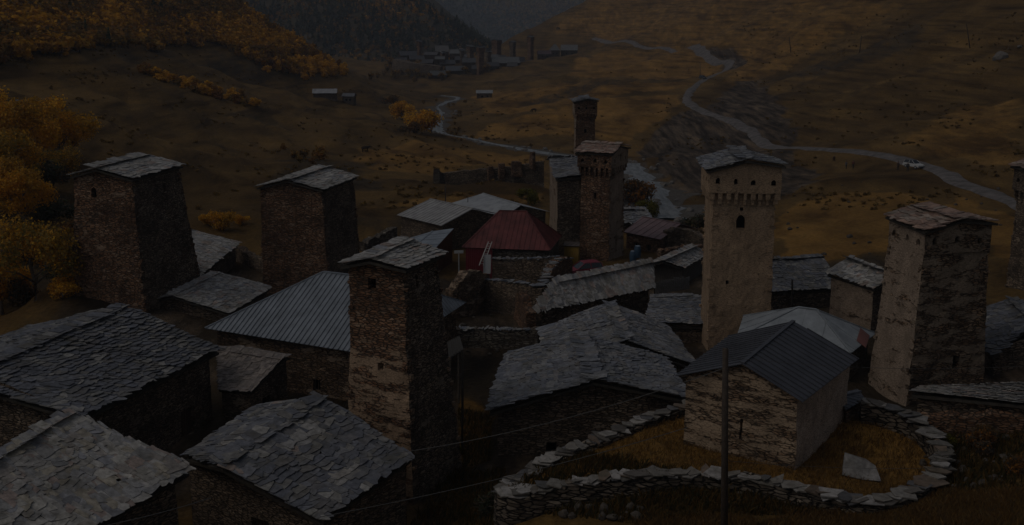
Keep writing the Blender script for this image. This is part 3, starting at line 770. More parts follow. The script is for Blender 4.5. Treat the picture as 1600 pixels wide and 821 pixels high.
# ------------------------------------------------------------------ towers
T1 = dict(e0l=(-39.93, 97.03, 13.40), e0r=(-33.62, 95.30, 13.37), e1l=(-38.17, 104.61, 13.43), e1r=(-31.33, 102.87, 13.57), r0=(-37.13, 96.17, 14.22), r1=(-35.18, 103.74, 14.31))
T2 = dict(e0l=(-26.04, 109.28, 10.43), e0r=(-18.86, 107.28, 10.43), e1l=(-23.70, 117.57, 10.47), e1r=(-16.63, 115.57, 10.54), r0=(-22.55, 108.28, 11.31), r1=(-20.07, 116.57, 11.43))
T3 = dict(e0l=(-9.98, 61.53, 13.56), e0r=(-5.97, 59.93, 13.68), e1l=(-8.25, 66.27, 13.59), e1r=(-4.05, 64.68, 13.54), r0=(-8.16, 60.73, 14.05), r1=(-6.29, 65.48, 14.17))
T4 = dict(e0l=(11.40, 202.03, 11.40), e0r=(16.16, 202.19, 11.74), e1l=(11.22, 207.14, 11.57), e1r=(16.00, 207.30, 11.57), r0=(13.77, 202.11, 11.98), r1=(13.63, 207.22, 12.19))
T5 = dict(e0l=(10.05, 135.05, 11.51), e0r=(7.51, 129.38, 11.39), e1l=(14.64, 133.01, 11.64), e1r=(11.92, 127.33, 11.51), r0=(8.68, 132.22, 12.13), r1=(13.02, 130.17, 12.15))
T6 = dict(e0l=(15.27, 84.55, 15.73), e0r=(21.45, 84.21, 16.18), e1l=(15.54, 90.40, 15.91), e1r=(21.84, 90.05, 15.94), r0=(18.42, 84.38, 16.62), r1=(18.80, 90.22, 16.80))
T7 = dict(e0l=(27.02, 69.81, 13.85), e0r=(32.47, 71.31, 14.20), e1l=(25.92, 74.31, 14.07), e1r=(31.17, 75.81, 14.04), r0=(29.70, 70.56, 14.52), r1=(28.39, 75.06, 14.62))
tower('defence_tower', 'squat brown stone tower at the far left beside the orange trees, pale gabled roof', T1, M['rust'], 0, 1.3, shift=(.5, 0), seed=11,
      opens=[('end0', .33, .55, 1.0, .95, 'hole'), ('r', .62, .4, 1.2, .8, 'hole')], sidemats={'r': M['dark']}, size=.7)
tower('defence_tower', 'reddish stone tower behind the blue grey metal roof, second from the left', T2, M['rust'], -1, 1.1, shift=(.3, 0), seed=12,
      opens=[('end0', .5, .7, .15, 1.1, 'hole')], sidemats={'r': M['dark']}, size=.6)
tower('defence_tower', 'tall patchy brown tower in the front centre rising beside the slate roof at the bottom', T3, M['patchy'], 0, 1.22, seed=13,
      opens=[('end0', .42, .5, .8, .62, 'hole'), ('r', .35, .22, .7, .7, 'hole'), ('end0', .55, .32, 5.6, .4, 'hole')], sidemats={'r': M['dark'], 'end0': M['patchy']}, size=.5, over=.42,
      bottom={'e0l': (-9.75, 60.7), 'e0r': (-5.55, 57.8), 'e1r': (-3.0, 63.6), 'e1l': (-8.3, 66.6)})
tower('defence_tower', 'distant slender tower with three round holes under its roof, standing out against the meadow', T4, M['rust'], -5, 1.1, seed=14, mach=2.4, mopens=3,
      opens=[('end0', .5, .5, 5.2, .8, 'hole')], step=1., pal=MIX, size=.8, sidemats={'l': M['pinkish']})
tower('defence_tower', 'brown tower with a reddish slab roof next to the stream, behind the red roofed house', T5, M['rust'], -3.1, 1.06, seed=15, mach=1.9, mopens=3, pal=REDD, size=.6,
      opens=[('r', .5, .3, 5, .7, 'hole'), ('end1', .5, .35, 10.2, 1.5, 'hole')], sidemats={'end1': M['pinkish']})
tower('defence_tower', 'cream plastered tower with a grey gabled roof rising behind the small chapel', T6, M['cream'], .4, 1.04, seed=16, mach=2.1, mopens=4, pal=MIX, size=.55, over=.35,
      opens=[('end0', .46, .75, 3.9, 1.15, 'hole'), ('end0', .47, .25, 3.3, .3, 'hole'), ('end0', .28, .25, 9.2, .35, 'hole')], sidemats={'l': M['cream']})
tower('defence_tower', 'worn pale tower with a reddish stone roof on the right, behind the curved wall', T7, M['worn'], 1.8, 1.26, shift=(-.35, 0), seed=17, corbels=False, mach=1.9, mopens=3, pal=REDD, size=.6,
      opens=[('end0', .62, .45, 9.0, .9, 'hole')], sidemats={'l': M['pinkish']}, over=.3)
# the tower cut off by the right edge
c8 = at(1651, 262, 94); w8 = 2.6
T8 = dict(e0l=(c8[0] - 2.1, 91.5, c8[2] - .1), e0r=(c8[0] + 3.2, 92.5, c8[2] - .1), e1l=(c8[0] - 3, 96.4, c8[2] - .1), e1r=(c8[0] + 2.3, 97.4, c8[2] - .1), r0=(c8[0] + .5, 92, c8[2] + .6), r1=(c8[0] - .4, 97, c8[2] + .6))
tower('defence_tower', 'dark tower cut off at the right edge with a pale patch under its eave', T8, M['dark'], 1.5, 1.2, seed=18, mach=2.2, mopens=3, pal=REDD, size=.6)
# the low block against the brown tower
blk = [at(862, 251, 138), at(901, 249, 141), at(909, 274, 131), at(868, 278, 129)]
P5b = dict(e0l=at(857, 250, 139), e0r=at(869, 279, 129), e1r=at(912, 275, 130), e1l=at(902, 249, 140), r0=at(859, 249, 139.2), r1=at(900, 248, 139.6))
P5b['r0'][2] = P5b['e0l'][2] + .35; P5b['r1'][2] = P5b['e1l'][2] + .35
house('tower_annex', 'low square stone block with a slate lean-to roof built against the reddish roofed tower', P5b, M['dark'], pal=MIX, size=.6, over=.2, zground=-3.2, seed=20, sidemats={'end0': M['pinkish']}, cat='annex')

# ------------------------------------------------------------------ houses
H1 = dict(e0l=(-38.81, 61.70, 5.69), e0r=(-23.80, 57.24, 5.92), e1l=(-34.63, 75.65, 5.69), e1r=(-19.90, 71.18, 5.36), r0=(-31.52, 59.47, 7.26), r1=(-26.98, 73.41, 7.71))
H2 = dict(e0l=(-28.63, 45.68, 5.68), e0r=(-19.6, 41.60, 5.70), e1l=(-26.18, 53.12, 5.68), e1r=(-15.62, 49.85, 6.03), r0=(-24.2, 43.6, 7.9), r1=(-21.88, 51.48, 8.18))
H3 = dict(e0l=(-17.49, 54.73, 4.70), e0r=(-9.10, 48.82, 3.87), e1l=(-15.17, 61.40, 4.88), e1r=tuple(at(643, 714, 54.4)), r0=(-14.69, 51.77, 5.45), r1=(-10.64, 58.45, 6.48))
H4 = dict(e0l=(-18.24, 91.94, 4.31), e0r=(-23.32, 79.68, 4.32), e1l=(-3.75, 85.82, 4.65), e1r=(-9.01, 73.55, 4.04), r0=(-14.83, 83.21, 7.85), r1=(-9.2, 80.9, 7.80))
H11a = dict(e0l=(-1.49, 65.09, 3.32), e0r=(11.06, 64.96, 4.21), e1l=(-0.41, 74.87, 3.80), e1r=(10.99, 74.74, 3.56), r0=(5.12, 65.02, 5.40), r1=(4.79, 74.80, 5.34))
H11b = dict(e0l=(3.06, 75.55, 2.51), e0r=(13.43, 76.28, 2.47), e1l=(2.19, 85.50, 2.43), e1r=(12.61, 86.22, 2.65), r0=(8.26, 75.91, 4.64), r1=(7.92, 85.86, 4.59))
CH = dict(e0l=(8.73, 55.71, 8.82), e0r=(14.52, 51.72, 8.82), e1l=(13.03, 62.81, 8.90), e1r=(19.57, 58.82, 8.76), r0=(11.86, 53.72, 10.16), r1=(16.29, 60.81, 10.35))
house('stone_house', 'large stone house at the left edge under a dark blue slate roof', H1, M['dark'], pal=BLUE, size=.62, seed=31, ridge=.1, over=.5,
      opens=[('r', .78, 1.5, .1, 1.9, 'door')], lightpal=LIGHT, patch=-.25)
house('stone_house', 'stone house in the bottom left corner under a pale grey slate roof', H2, M['dark'], pal=TAN, size=.52, seed=32, ridge=.1, over=.5)
house('stone_house', 'stone house under a bluish slate roof with pale patches, leaning on the patchy tower', H3, M['dark'], pal=BLUE, size=.6, seed=33, ridge=.1, over=.22,
      opens=[('end0', .55, 1.3, .2, 2., 'door')], lightpal=LIGHT, patch=.22)
house('stone_house', 'long stone house under a blue grey hipped seamed metal roof, left of the patchy tower', H4, M['brown'], roof='sheet', mc=(.205, .228, .255), spacing=.42, rib=.07, hip=True, over=.6, seed=34,
      opens=[('r', .62, .6, .8, .9, 'window')])
house('stone_house', 'wide stone house in the middle with a broad grey slate gable facing forward', H11a, M['dark'], pal=MIX, size=.55, seed=35, over=.5, opens=[('end0', .3, .7, .4, .6, 'hole')], lightpal=LIGHT, patch=-.1)
house('stone_house', 'grey slate roofed house joined behind the wide middle gable, pale lichen down one slope', H11b, M['dark'], pal=MIX, size=.55, seed=36, over=.4, lightpal=LIGHT, patch=.2)
P10 = dict(e0r=(2.2, 90.45, 2.6), e1r=(13.25, 98.58, 2.6), r0=(4.08, 93.57, 4.3), r1=(13.44, 101.26, 4.3), e0l=(2.9, 97.3, 2.6), e1l=(11.6, 104.6, 2.6))
house('stone_house', 'stone house with one broad pale slate slope, behind the joined grey roofs', P10, M['dark'], pal=LIGHT, size=.5, seed=37, over=.4, sag=.06)
M['greyboards'] = plain('grey_boards', (.10, .085, .07), .9, .1, 4., .4, 0, (3, 3, .4))
P13 = dict(e0r=(18.05, 111.58, 1.4), e1r=(21.61, 118.01, 1.4), r0=(15.66, 110.98, 2.3), r1=(20.4, 118.3, 2.3), e0l=(13.6, 112.6, 1.3), e1l=(18.2, 119.6, 1.3))
house('shed', 'small shed with a pale slate roof and boarded front, left of the cream tower', P13, M['greyboards'], pal=LIGHT, size=.5, seed=38, over=.3, cat='shed', step=.8, sag=.04)
P14 = dict(e0r=(14.6, 139.5, -.4), e1r=(18.82, 134.6, -.4), r0=(17.4, 142.9, 1.0), r1=(21.8, 137.9, 1.0), e0l=(20.3, 146.3, -.4), e1l=(24.8, 141.2, -.4))
house('cottage', 'low cottage with a faded purplish red metal roof beside the stream', P14, M['rust'], roof='sheet', mc=(.19, .125, .125), spacing=1.1, rib=.05, over=.3, seed=39, cat='cottage', opens=[('r', .3, .8, .5, .9, 'window'), ('r', .65, .8, .5, .9, 'window')])
H14b = dict(e0l=(15.0, 156.9, -1.35), e0r=(15.1, 150.5, -1.49), e1l=(19.2, 157.05, -1.35), e1r=(19.8, 150.7, -1.25), r0=(15.1, 153.7, -.2), r1=(19.1, 153.9, -.2))
house('hut', 'grey slate roofed hut on the stream bank behind the purplish cottage', H14b, M['dark'], pal=MIX, size=.7, seed=40, over=.3, cat='hut')
P15 = dict(e0r=(21.3, 95.75, 2.8), e1r=(30.0, 97.9, 2.8), r0=(22.6, 100.8, 4.6), r1=(30.09, 102.97, 4.6), e0l=(21.0, 106.0, 2.8), e1l=(28.9, 108.2, 2.8))
house('stone_house', 'stone house with a dark bluish slate slope, just right of the cream tower', P15, M['dark'], pal=BLUE, size=.5, seed=41, over=.4)
H16 = dict(e0l=(28.53, 83.24, 6.55), e0r=(32.3, 85.6, 6.72), e1l=(25.83, 86.91, 6.90), e1r=(30.0, 89.3, 6.72), r0=(30.2, 84.5, 7.5), r1=(27.98, 87.93, 7.91))
house('stone_house', 'narrow upright house with an orange brown wall, pale slate roof, left of the worn tower', H16, M['pinkish'], pal=LIGHT, size=.5, seed=42, over=.25, sidemats={'end0': M['dark']})
P17 = dict(e0r=(16.5, 77.2, 4.3), e0l=(18.3, 83.2, 4.3), e1r=(23.89, 73.62, 4.3), e1l=(27.2, 78.4, 4.3), r0=(21.4, 78.8, 6.2), r1=(22.6, 78.1, 6.2))
rt17, _, _ = house('stone_house', 'house under a light blue hipped metal roof with a rusty red patch, behind the chapel', P17, M['dark'], roof='sheet', mc=(.265, .287, .305), spacing=1.7, rib=.03, hip=True, over=.4, seed=43)
P19 = dict(e0l=(33.41, 72.85, 4.5), r0=(37.8, 76.0, 6.1), e1l=(34.9, 82.0, 4.5), r1=(38.6, 81.5, 6.1), e0r=(42.4, 74.5, 4.5), e1r=(43.2, 81.2, 4.5))
house('stone_house', 'house at the right edge with a blue grey slate slope, next to the worn tower', P19, M['dark'], pal=BLUE, size=.55, seed=44, over=.3, opens=[('end0', .35, .8, .2, 1.6, 'door')])
P5 = dict(e0r=(-19.6, 69.9, 3.0), e1r=(-17.44, 69.37, 3.0), r0=(-20.2, 74.6, 4.2), r1=(-16.02, 72.63, 4.2), e0l=(-19.9, 76.0, 4.0), e1l=(-15.7, 73.9, 4.0))
P5['e0r'] = at(341, 608, 70.2); P5['r0'] = at(338, 546, 74.5)
house('lean_to', 'small lean-to with a brownish slate roof in front of the hipped metal roofed house', P5, M['dark'], pal=[(.2, .17, .15), (.24, .2, .17), (.17, .15, .14), (.27, .23, .2)], size=.42, seed=45, over=.2, cat='lean-to', opens=[('end1', .4, .9, .1, 1.7, 'hole')], sag=.03)
H6a = dict(e0l=(-42.27, 106.35, 2.14), e0r=(-31.24, 105.92, 1.96), e1l=(-41.73, 120.13, 2.14), e1r=(-30.66, 119.70, 2.34), r0=(-36.75, 106.14, 3.92), r1=(-36.26, 119.92, 3.77))
H6b = dict(e0l=(-36.41, 97.50, 1.12), e0r=(-25.68, 95.31, 1.06), e1l=(-34.59, 106.0, 1.12), e1r=(-23.75, 104.29, 1.19), r0=(-30.98, 96.41, 2.44), r1=(-29.29, 105.38, 2.36))
house('stone_house', 'pale slate roofed house half hidden behind the squat brown tower, the farther of two', H6a, M['dark'], pal=LIGHT, size=.55, seed=46, over=.4, sag=.05)
house('stone_house', 'pale slate roofed house half hidden behind the squat brown tower, the nearer of two', H6b, M['dark'], pal=LIGHT, size=.55, seed=47, over=.4, sag=.05)
H7 = dict(e0l=(-8.76, 132.81, 1.73), e0r=(-0.86, 139.62, 1.74), e1l=(-15.09, 140.05, 1.75), e1r=(-7.06, 146.86, 1.74), r0=(-4.89, 136.21, 3.30), r1=(-10.96, 143.45, 3.29))
house('barn', 'dark barn with a pale ribbed metal gable roof, behind the red roofed house', H7, M['dark'], roof='sheet', mc=(.33, .32, .31), spacing=.7, rib=.06, over=.4, seed=48, cat='barn', zground=-3)
H7b = dict(e0l=(-1.28, 142.66, 0.9), e0r=(5.2, 147.0, 0.9), e1l=(-9.14, 152.97, 0.9), e1r=(-1.69, 157.4, 0.9), r0=(1.2, 145.2, 2.1), r1=(-4.2, 155.2, 2.1))
house('barn', 'barn with a smooth whitish metal roof just behind the ribbed gable roof', H7b, M['dark'], roof='sheet', mc=(.31, .32, .33), spacing=2.2, rib=.03, over=.4, seed=49, cat='barn', zground=-3)
H8 = dict(e0l=(-14.66, 124.26, 1.90), e0r=(-8.64, 119.72, 1.90), e1l=(-10.08, 130.30, 1.90), e1r=(-4.09, 125.76, 1.90), r0=(-11.72, 121.99, 2.45), r1=(-7.06, 128.03, 2.44))
P8 = dict(e0l=at(612, 392, 121.5), e0r=at(681, 387, 119.7), e1l=at(640, 372, 128), e1r=at(709, 357, 127.5), r0=at(646, 388, 120.7), r1=at(676, 363, 127.8))
for k in ('r0', 'r1'): P8[k][2] += .12
M['boards'] = plain('brown_boards', (.105, .05, .026), .9, .1, 4., .4, 0, (3, 3, .4))
house('shed', 'shed with a smooth blue grey metal roof, brown board walls, behind the patchy tower top', P8, M['boards'], roof='sheet', mc=(.22, .25, .285), spacing=2.4, rib=.03, over=.15, seed=50, cat='shed', zground=-1.8, step=.9)
H9 = dict(e0l=(-3.38, 128.44, 2.10), e0r=(-5.53, 117.93, 2.22), e1l=(5.94, 126.68, 1.75), e1r=(4.19, 116.17, 2.26), r0=(-1.4, 122.7, 5.5), r1=(1.6, 122.1, 5.54))
M['redpaint'] = tint_mat('faded_red_paint', .6, .3, .55, .45, 1.35, 0)
M['redboards'] = plain('red_painted_boards', (.16, .012, .02), .75, .3, 4., .3, 0, (3, 3, .4))
rt9, _, wc9 = house('stone_house', 'house under a dull red hipped metal roof in the middle of the village', H9, M['greystone'], roof='sheet', mc=(.135, .036, .033), roofmat=M['redpaint'], spacing=.55, rib=.05, hip=True, over=.35, seed=51, sidemats={'end0': M['redboards']}, opens=[('r', .6, .8, .9, 1., 'window')])
a9, b9 = V3(wc9['e0r']), V3(wc9['e1r']); d9 = (b9 - a9); d9.z = 0; n9 = Vector((d9.y, -d9.x, 0)).normalized(); mb = MB(); zb9 = rt9.location.z
for i in range(14):
    p = a9 + d9 * (.33 * (i + .5) / 14) + n9 * .16; mb.bar((p.x, p.y, zb9 - .2), (p.x, p.y, 2.25), d9.length * .33 / 14 * .94, .07, (.13, .012, .018), up=n9)
mb.build('porch_boards', M['paint'], rt9)
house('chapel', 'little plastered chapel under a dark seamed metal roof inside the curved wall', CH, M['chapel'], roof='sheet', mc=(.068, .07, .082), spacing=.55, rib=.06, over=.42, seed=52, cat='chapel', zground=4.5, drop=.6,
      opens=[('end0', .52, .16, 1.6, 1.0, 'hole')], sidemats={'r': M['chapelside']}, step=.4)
# chapel apse on its far end
ap = dict(e0l=at(1300, 618, 60.3), e0r=at(1322, 640, 57.6), e1l=at(1340, 608, 62.3), e1r=at(1352, 624, 59.6), r0=at(1307, 620, 59.7), r1=at(1344, 612, 61.8))
house('chapel_annex', 'low rough stone apse with a small metal roof at the far end of the chapel', ap, M['rust'], roof='sheet', mc=(.1, .105, .12), spacing=.6, rib=.04, over=.12, seed=53, cat='annex', zground=4.6)
# a flat slate roof below the cream tower
P12 = dict(e0r=(11.38, 89.0, 2.0), e1r=(16.43, 88.42, 2.0), r0=(12.6, 95.2, 2.7), r1=(17.5, 94.9, 2.7), e0l=(12.9, 96.4, 2.5), e1l=(17.7, 96.1, 2.5))
house('shed', 'low shed with a nearly flat grey slate roof, at the foot of the cream tower', P12, M['dark'], pal=MIX, size=.5, seed=54, over=.25, cat='shed', lightpal=LIGHT, patch=.2)
# long low shed on the right with its roof seen edge-on
P20 = dict(e0r=at(1425, 613, 58.3), e1r=at(1640, 634, 55.6), r0=at(1440, 606, 60.6), r1=at(1640, 598, 60.5), e0l=at(1450, 611, 62.5), e1l=at(1640, 603, 62.5))
house('stone_house', 'low stone house above the right rubble bank, its pale slate roof seen edge on', P20, M['dark'], pal=LIGHT, size=.42, seed=55, over=.25, sag=.05, zground=4.6)

# ------------------------------------------------------------------ dry stone walls and ruins
def dry_wall(name, label, path, th, hgt, mat, cat='stone wall', group=None, coping=None, rough=.12, seed=1, step=.4, cop_pal=MIX, cop_size=.62, foot=None):
    """path: points (x, y, top z); hgt: how far the faces go down"""
    rng = random.Random(seed); pth = smooth_path(path, step); n = len(pth); d = np.gradient(pth[:, :2], axis=0); d /= np.linalg.norm(d, axis=1)[:, None] + 1e-9
    nr = np.stack([-d[:, 1], d[:, 0]], 1); mb = MB(); rows = 5; prof = []
    root = empty(name, (pth[n // 2][0], pth[n // 2][1], pth[n // 2][2] - hgt), label, cat, group)
    for k in range(n):
        z = pth[k][2] + rng.uniform(-rough, rough) * .6 + fbm(np.array([k * .21]), np.array([seed * 3.3]), 4, 3)[0] * rough; c = []
        for sgn in (-1, 1):
            cc = []
            for r_ in range(rows + 1):
                t = r_ / rows; zz = z * t + (pth[k][2] - hgt) * (1 - t)
                q = pth[k][:2] + nr[k] * sgn * (th / 2 + .12 * (1 - t))
                cc.append(jitter((q[0], q[1], zz), 1.3))
            c.append(cc)
        prof.append(c)
    for k in range(n - 1):
        for r_ in range(rows):
            mb.face([prof[k + 1][1][r_], prof[k][1][r_], prof[k][1][r_ + 1], prof[k + 1][1][r_ + 1]])
            mb.face([prof[k][0][r_], prof[k + 1][0][r_], prof[k + 1][0][r_ + 1], prof[k][0][r_ + 1]])
        mb.face([prof[k][0][-1], prof[k + 1][0][-1], prof[k + 1][1][-1], prof[k][1][-1]])
    for k in (0, n - 1):
        mb.face(prof[k][0] + prof[k][1][::-1])
    mb.build('wall', mat, root)
    if coping:
        cb = MB(); s = 0; acc = np.concatenate([[0], np.cumsum(np.linalg.norm(np.diff(pth[:, :2], axis=0), axis=1))])
        while s < acc[-1]:
            for lay in range(coping):
                q = [np.interp(s + rng.uniform(-.1, .1), acc, pth[:, i]) for i in range(3)]; k = int(np.interp(s, acc, np.arange(n)))
                ang = math.atan2(d[k][1], d[k][0]) + rng.gauss(0, .2)
                if rng.random() < .12: continue
                a_, b_ = cop_size * rng.choice((.3, .45, .6, .75, 1.0)) * rng.uniform(.85, 1.15), th * rng.uniform(.5, .78); tz = rng.uniform(.035, .08); mpts = rng.choice((4, 5, 5, 6, 7)); tp = []; bt = []
                o_ = V3((q[0] + nr[k][0] * rng.uniform(-.12, .12), q[1] + nr[k][1] * rng.uniform(-.12, .12), q[2] + .01 + lay * .09 + rng.uniform(0, .07)))
                tx, ty = rng.gauss(0, .07), rng.gauss(0, .07)
                for m_ in range(mpts):
                    aa = m_ * 2 * math.pi / mpts + rng.uniform(-.4, .4); f = rng.uniform(.75, 1.35)
                    x, y = a_ * f * math.cos(aa), b_ * f * math.sin(aa)
                    p = o_ + Vector((x * math.cos(ang) - y * math.sin(ang), x * math.sin(ang) + y * math.cos(ang), x * tx + y * ty))
                    bt.append(p); tp.append(p + Vector((0, 0, tz)))
                f = rng.uniform(.75, 1.15); cc = tuple(x * f for x in rng.choice(cop_pal))
                cb.face(tp, cc); cb.face(bt[::-1], cc)
                for m_ in range(mpts):
                    j_ = (m_ + 1) % mpts; cb.face([bt[m_], bt[j_], tp[j_], tp[m_]], tuple(x * .8 for x in cc))
            s += cop_size * rng.uniform(.55, 1.0)
        cb.build('coping', M['slate'], root)
    return root
# the curved wall round the chapel yard: (px, py, top z)
M['yardwall'] = stone_mat('dry_stone', [(.05, .042, .036), (.12, .1, .08), (.2, .17, .14), (.08, .066, .053), (.25, .21, .17)], None, 0, 1.5, (.015, .013, .011))
dry_wall('yard_wall', 'curved dry stone wall topped with flat slabs, ringing the chapel yard', RING, .85, 1.9, M['yardwall'], coping=2, seed=61, rough=.1, cop_pal=[(.16, .145, .125), (.2, .18, .155), (.12, .105, .09), (.25, .23, .205), (.15, .11, .08), (.11, .105, .105), (.3, .28, .26)], cop_size=.8)
def img_wall(label, pts, th, hgt, seed, mat='dark', coping=None, name='ruined_wall', cat='ruin', rough=.3, **k):
    dry_wall(name, label, [at(*p) for p in pts], th, hgt, M[mat], cat, None, coping, rough, seed, **k)
img_wall('heaped stub of ruined wall left of the white board, behind the patchy tower', [(702, 452, 100), (722, 432, 101), (742, 424, 103), (760, 436, 106)], 1.2, 5.2, 62, 'brown')
img_wall('long broken wall of the roofless house below the red roofed house', [(762, 438, 104), (800, 440, 102), (838, 446, 100), (850, 446, 99.5)], .8, 4.6, 63, 'dark', 1, cop_size=.4)
img_wall('toothed broken wall end standing highest in the ruin, right of the red roofed house', [(848, 446, 99.8), (856, 425, 103), (868, 408, 107), (888, 405, 111)], .8, 5.5, 64, 'rust', 1, cop_size=.4)
img_wall('inner wall of the roofless house, with thin pale stones along its top', [(770, 405, 113), (815, 405, 112), (850, 404, 111), (872, 402, 110)], .7, 4.0, 65, 'dark', 1, cop_size=.35)
img_wall('low grey wall across the lane below the ruin', [(702, 514, 90), (750, 514, 90), (800, 516, 89.5), (842, 515, 89)], .7, 1.6, 66, 'greystone', 1, cop_size=.4)
img_wall('ruined wall end left of the pale single slope roof', [(812, 455, 99), (822, 470, 96), (830, 490, 93)], .8, 2.6, 67, 'rust')
img_wall('long ruined rampart with stubs of wall, beyond the village by the meadow', [(686, 272, 190), (715, 268, 190), (760, 263, 190), (800, 260, 190), (850, 254, 190)], 1.2, 5.2, 68, 'dark', step=1.2)
img_wall('short ruined stub crossing the left end of the rampart', [(682, 264, 184), (690, 270, 188)], 1.0, 3., 69, 'greystone', step=1.)
for px, top, wpx, lab in ((766, 261, 8, 'low square stub of masonry on the rampart, leftmost of the three'), (783, 256, 8, 'reddish square stub of masonry on the rampart, middle of the three'), (807, 253, 16, 'broad stub of masonry on the rampart, widest of the three'), (832, 238, 5, 'thin upright pillar of masonry standing up from the rampart')):
    a = at(px - wpx / 2, top, 189); b = at(px + wpx / 2, top, 189.3)
    dry_wall('masonry_stub', lab, [a, (a + b) / 2, b], .9, 2.6 if wpx > 6 else 3.0, M['rust'], 'ruin', None, None, .1, 70 + px, .5)
img_wall('dark ruined house wall with a broken top, right of the purplish cottage', [(1040, 362, 136), (1062, 354, 137), (1085, 360, 136), (1100, 372, 133)], .9, 5, 75, 'dark')
img_wall('rubble terrace wall by the shed below the purplish cottage', [(1030, 395, 124), (1060, 385, 126), (1098, 384, 127)], .8, 3.2, 76, 'rust')
img_wall('long ruined wall on the hillside between the two left towers', [(346, 392, 122), (372, 388, 122), (398, 400, 119), (424, 412, 116)], .9, 4, 77, 'dark')
img_wall('grey wall of rough boulders left of the ribbed roof barn', [(566, 378, 128), (590, 368, 131), (616, 352, 134)], .9, 2.6, 78, 'greystone')
img_wall('crumbling terrace wall along the rubble bank below the low house at the right edge', [(1432, 640, 57.5), (1490, 650, 57), (1550, 650, 56.5), (1620, 655, 56)], .9, 1.6, 79, 'rust')

# ------------------------------------------------------------------ rocks
def rock_mesh(name, seed, squash=.7):
    rng = np.random.default_rng(seed); import bmesh
    bm = bmesh.new(); bmesh.ops.create_icosphere(bm, subdivisions=2, radius=1)
    for v in bm.verts:
        p = v.co; k = 1 + .35 * mnoise.noise(p * 1.3 + Vector((seed, 0, 0))) + .15 * mnoise.noise(p * 3.1)
        v.co = Vector((p.x * k, p.y * k * .8, p.z * k * squash))
    me = bpy.data.meshes.new(name); bm.to_mesh(me); bm.free()
    ca = me.color_attributes.new('tint', 'FLOAT_COLOR', 'CORNER'); c = np.tile(np.array([.15, .135, .12, 1], np.float32), (len(me.loops), 1)); ca.data.foreach_set('color', c.ravel())
    me.materials.append(M['rock']); return me
rocks = [rock_mesh('rock', s, .55 + .1 * s) for s in range(4)]
stones_ = [rock_mesh('stone', s + 4, .5 + .1 * s) for s in range(4)]
for m_ in stones_:
    c_ = np.tile(np.array([.075, .062, .05, 1], np.float32), (len(m_.loops), 1)); m_.color_attributes['tint'].data.foreach_set('color', c_.ravel())
def put_rock(px, py, size, label, group=None, cat='boulder', k=0, sink=.25, pos=None):
    p = hit(px, py) if pos is None else pos
    o = bpy.data.objects.new('stone' if cat == 'stone' else 'boulder', (stones_ if cat == 'stone' else rocks)[k % 4]); col.objects.link(o)
    o.location = (p[0], p[1], p[2] + size * (.5 - sink)); o.scale = (size, size, size); o.rotation_euler = (rnd.uniform(-.3, .3), rnd.uniform(-.3, .3), rnd.uniform(0, 6))
    return tag(o, label, cat, group)
put_rock(28, 164, 1.0, 'white boulder alone on the bare slope at the far left', k=1)
put_rock(1563, 92, 2.2, 'pale boulder high on the right hillside', k=2)
put_rock(1594, 75, 1.0, 'small pale stone beside the hillside boulder at the right edge', k=0)
for i in range(90):
    t = rnd.random(); q = rp_[int(t * (len(rp_) - 1) * .75)]; a = rnd.choice((-1, 1)) * rnd.uniform(.5, 7)
    x, y = q[0] + a, q[1] + rnd.uniform(-3, 3)
    put_rock(0, 0, rnd.uniform(.4, 1.1), 'grey boulder lying along the edge of the stream', 'boulders along the stream', k=i, pos=(x, y, g1(x, y)))
for i in range(40):
    px, py = rnd.uniform(1230, 1600), rnd.uniform(285, 420)
    put_rock(px, py, rnd.uniform(.15, .4), 'small pale stone lying in the meadow right of the cream tower', 'stones in the right meadow', 'stone', k=i)
for i in range(60):
    px, py = rnd.uniform(1440, 1600), rnd.uniform(655, 765)
    put_rock(px, py, rnd.uniform(.08, .28), 'brown stone tumbled down the rubble bank at the right edge', 'stones on the right bank', 'stone', k=i, sink=.1)
for i in range(50):
    px, py = rnd.choice(((rnd.uniform(705, 840), rnd.uniform(490, 600)), (rnd.uniform(810, 1000), rnd.uniform(775, 818)), (rnd.uniform(700, 780), rnd.uniform(455, 520))))
    put_rock(px, py, rnd.uniform(.12, .35), 'grey stone lying loose in the village lane', 'loose stones in the lanes', 'stone', k=i, sink=.1)
# the big slab stone in the yard
mb = MB(); b0 = hit(1352, 742)
for side in (0,):
    y0_ = hit(1345, 748)[1]; q = [at(1316, 742, y0_ + .1), at(1377, 752, y0_ - .35), at(1368, 728, y0_ + .25), at(1320, 707, y0_ + .5)]
    q = [Vector(p) for p in q]; n_ = (q[1] - q[0]).cross(q[3] - q[0]).normalized()
    top = [q[0], (q[0] + q[1]) / 2 - Vector((0, .1, .05)), q[1], q[2], (q[2] * 1.1 + q[3] * .9) / 2 + Vector((.2, 0, .05)), q[3]]
    bot = [p - n_ * .45 - Vector((0, 0, .25)) for p in top]
    mb.face(top, (.27, .255, .24)); mb.face(bot[::-1], (.22, .21, .2))
    for i in range(6): mb.face([bot[i], bot[(i + 1) % 6], top[(i + 1) % 6], top[i]], (.22, .205, .19))
o = mb.build('slab_stone', M['slate']); tag(o, 'big flat triangular slab of pale stone in the yard behind the chapel', 'boulder')

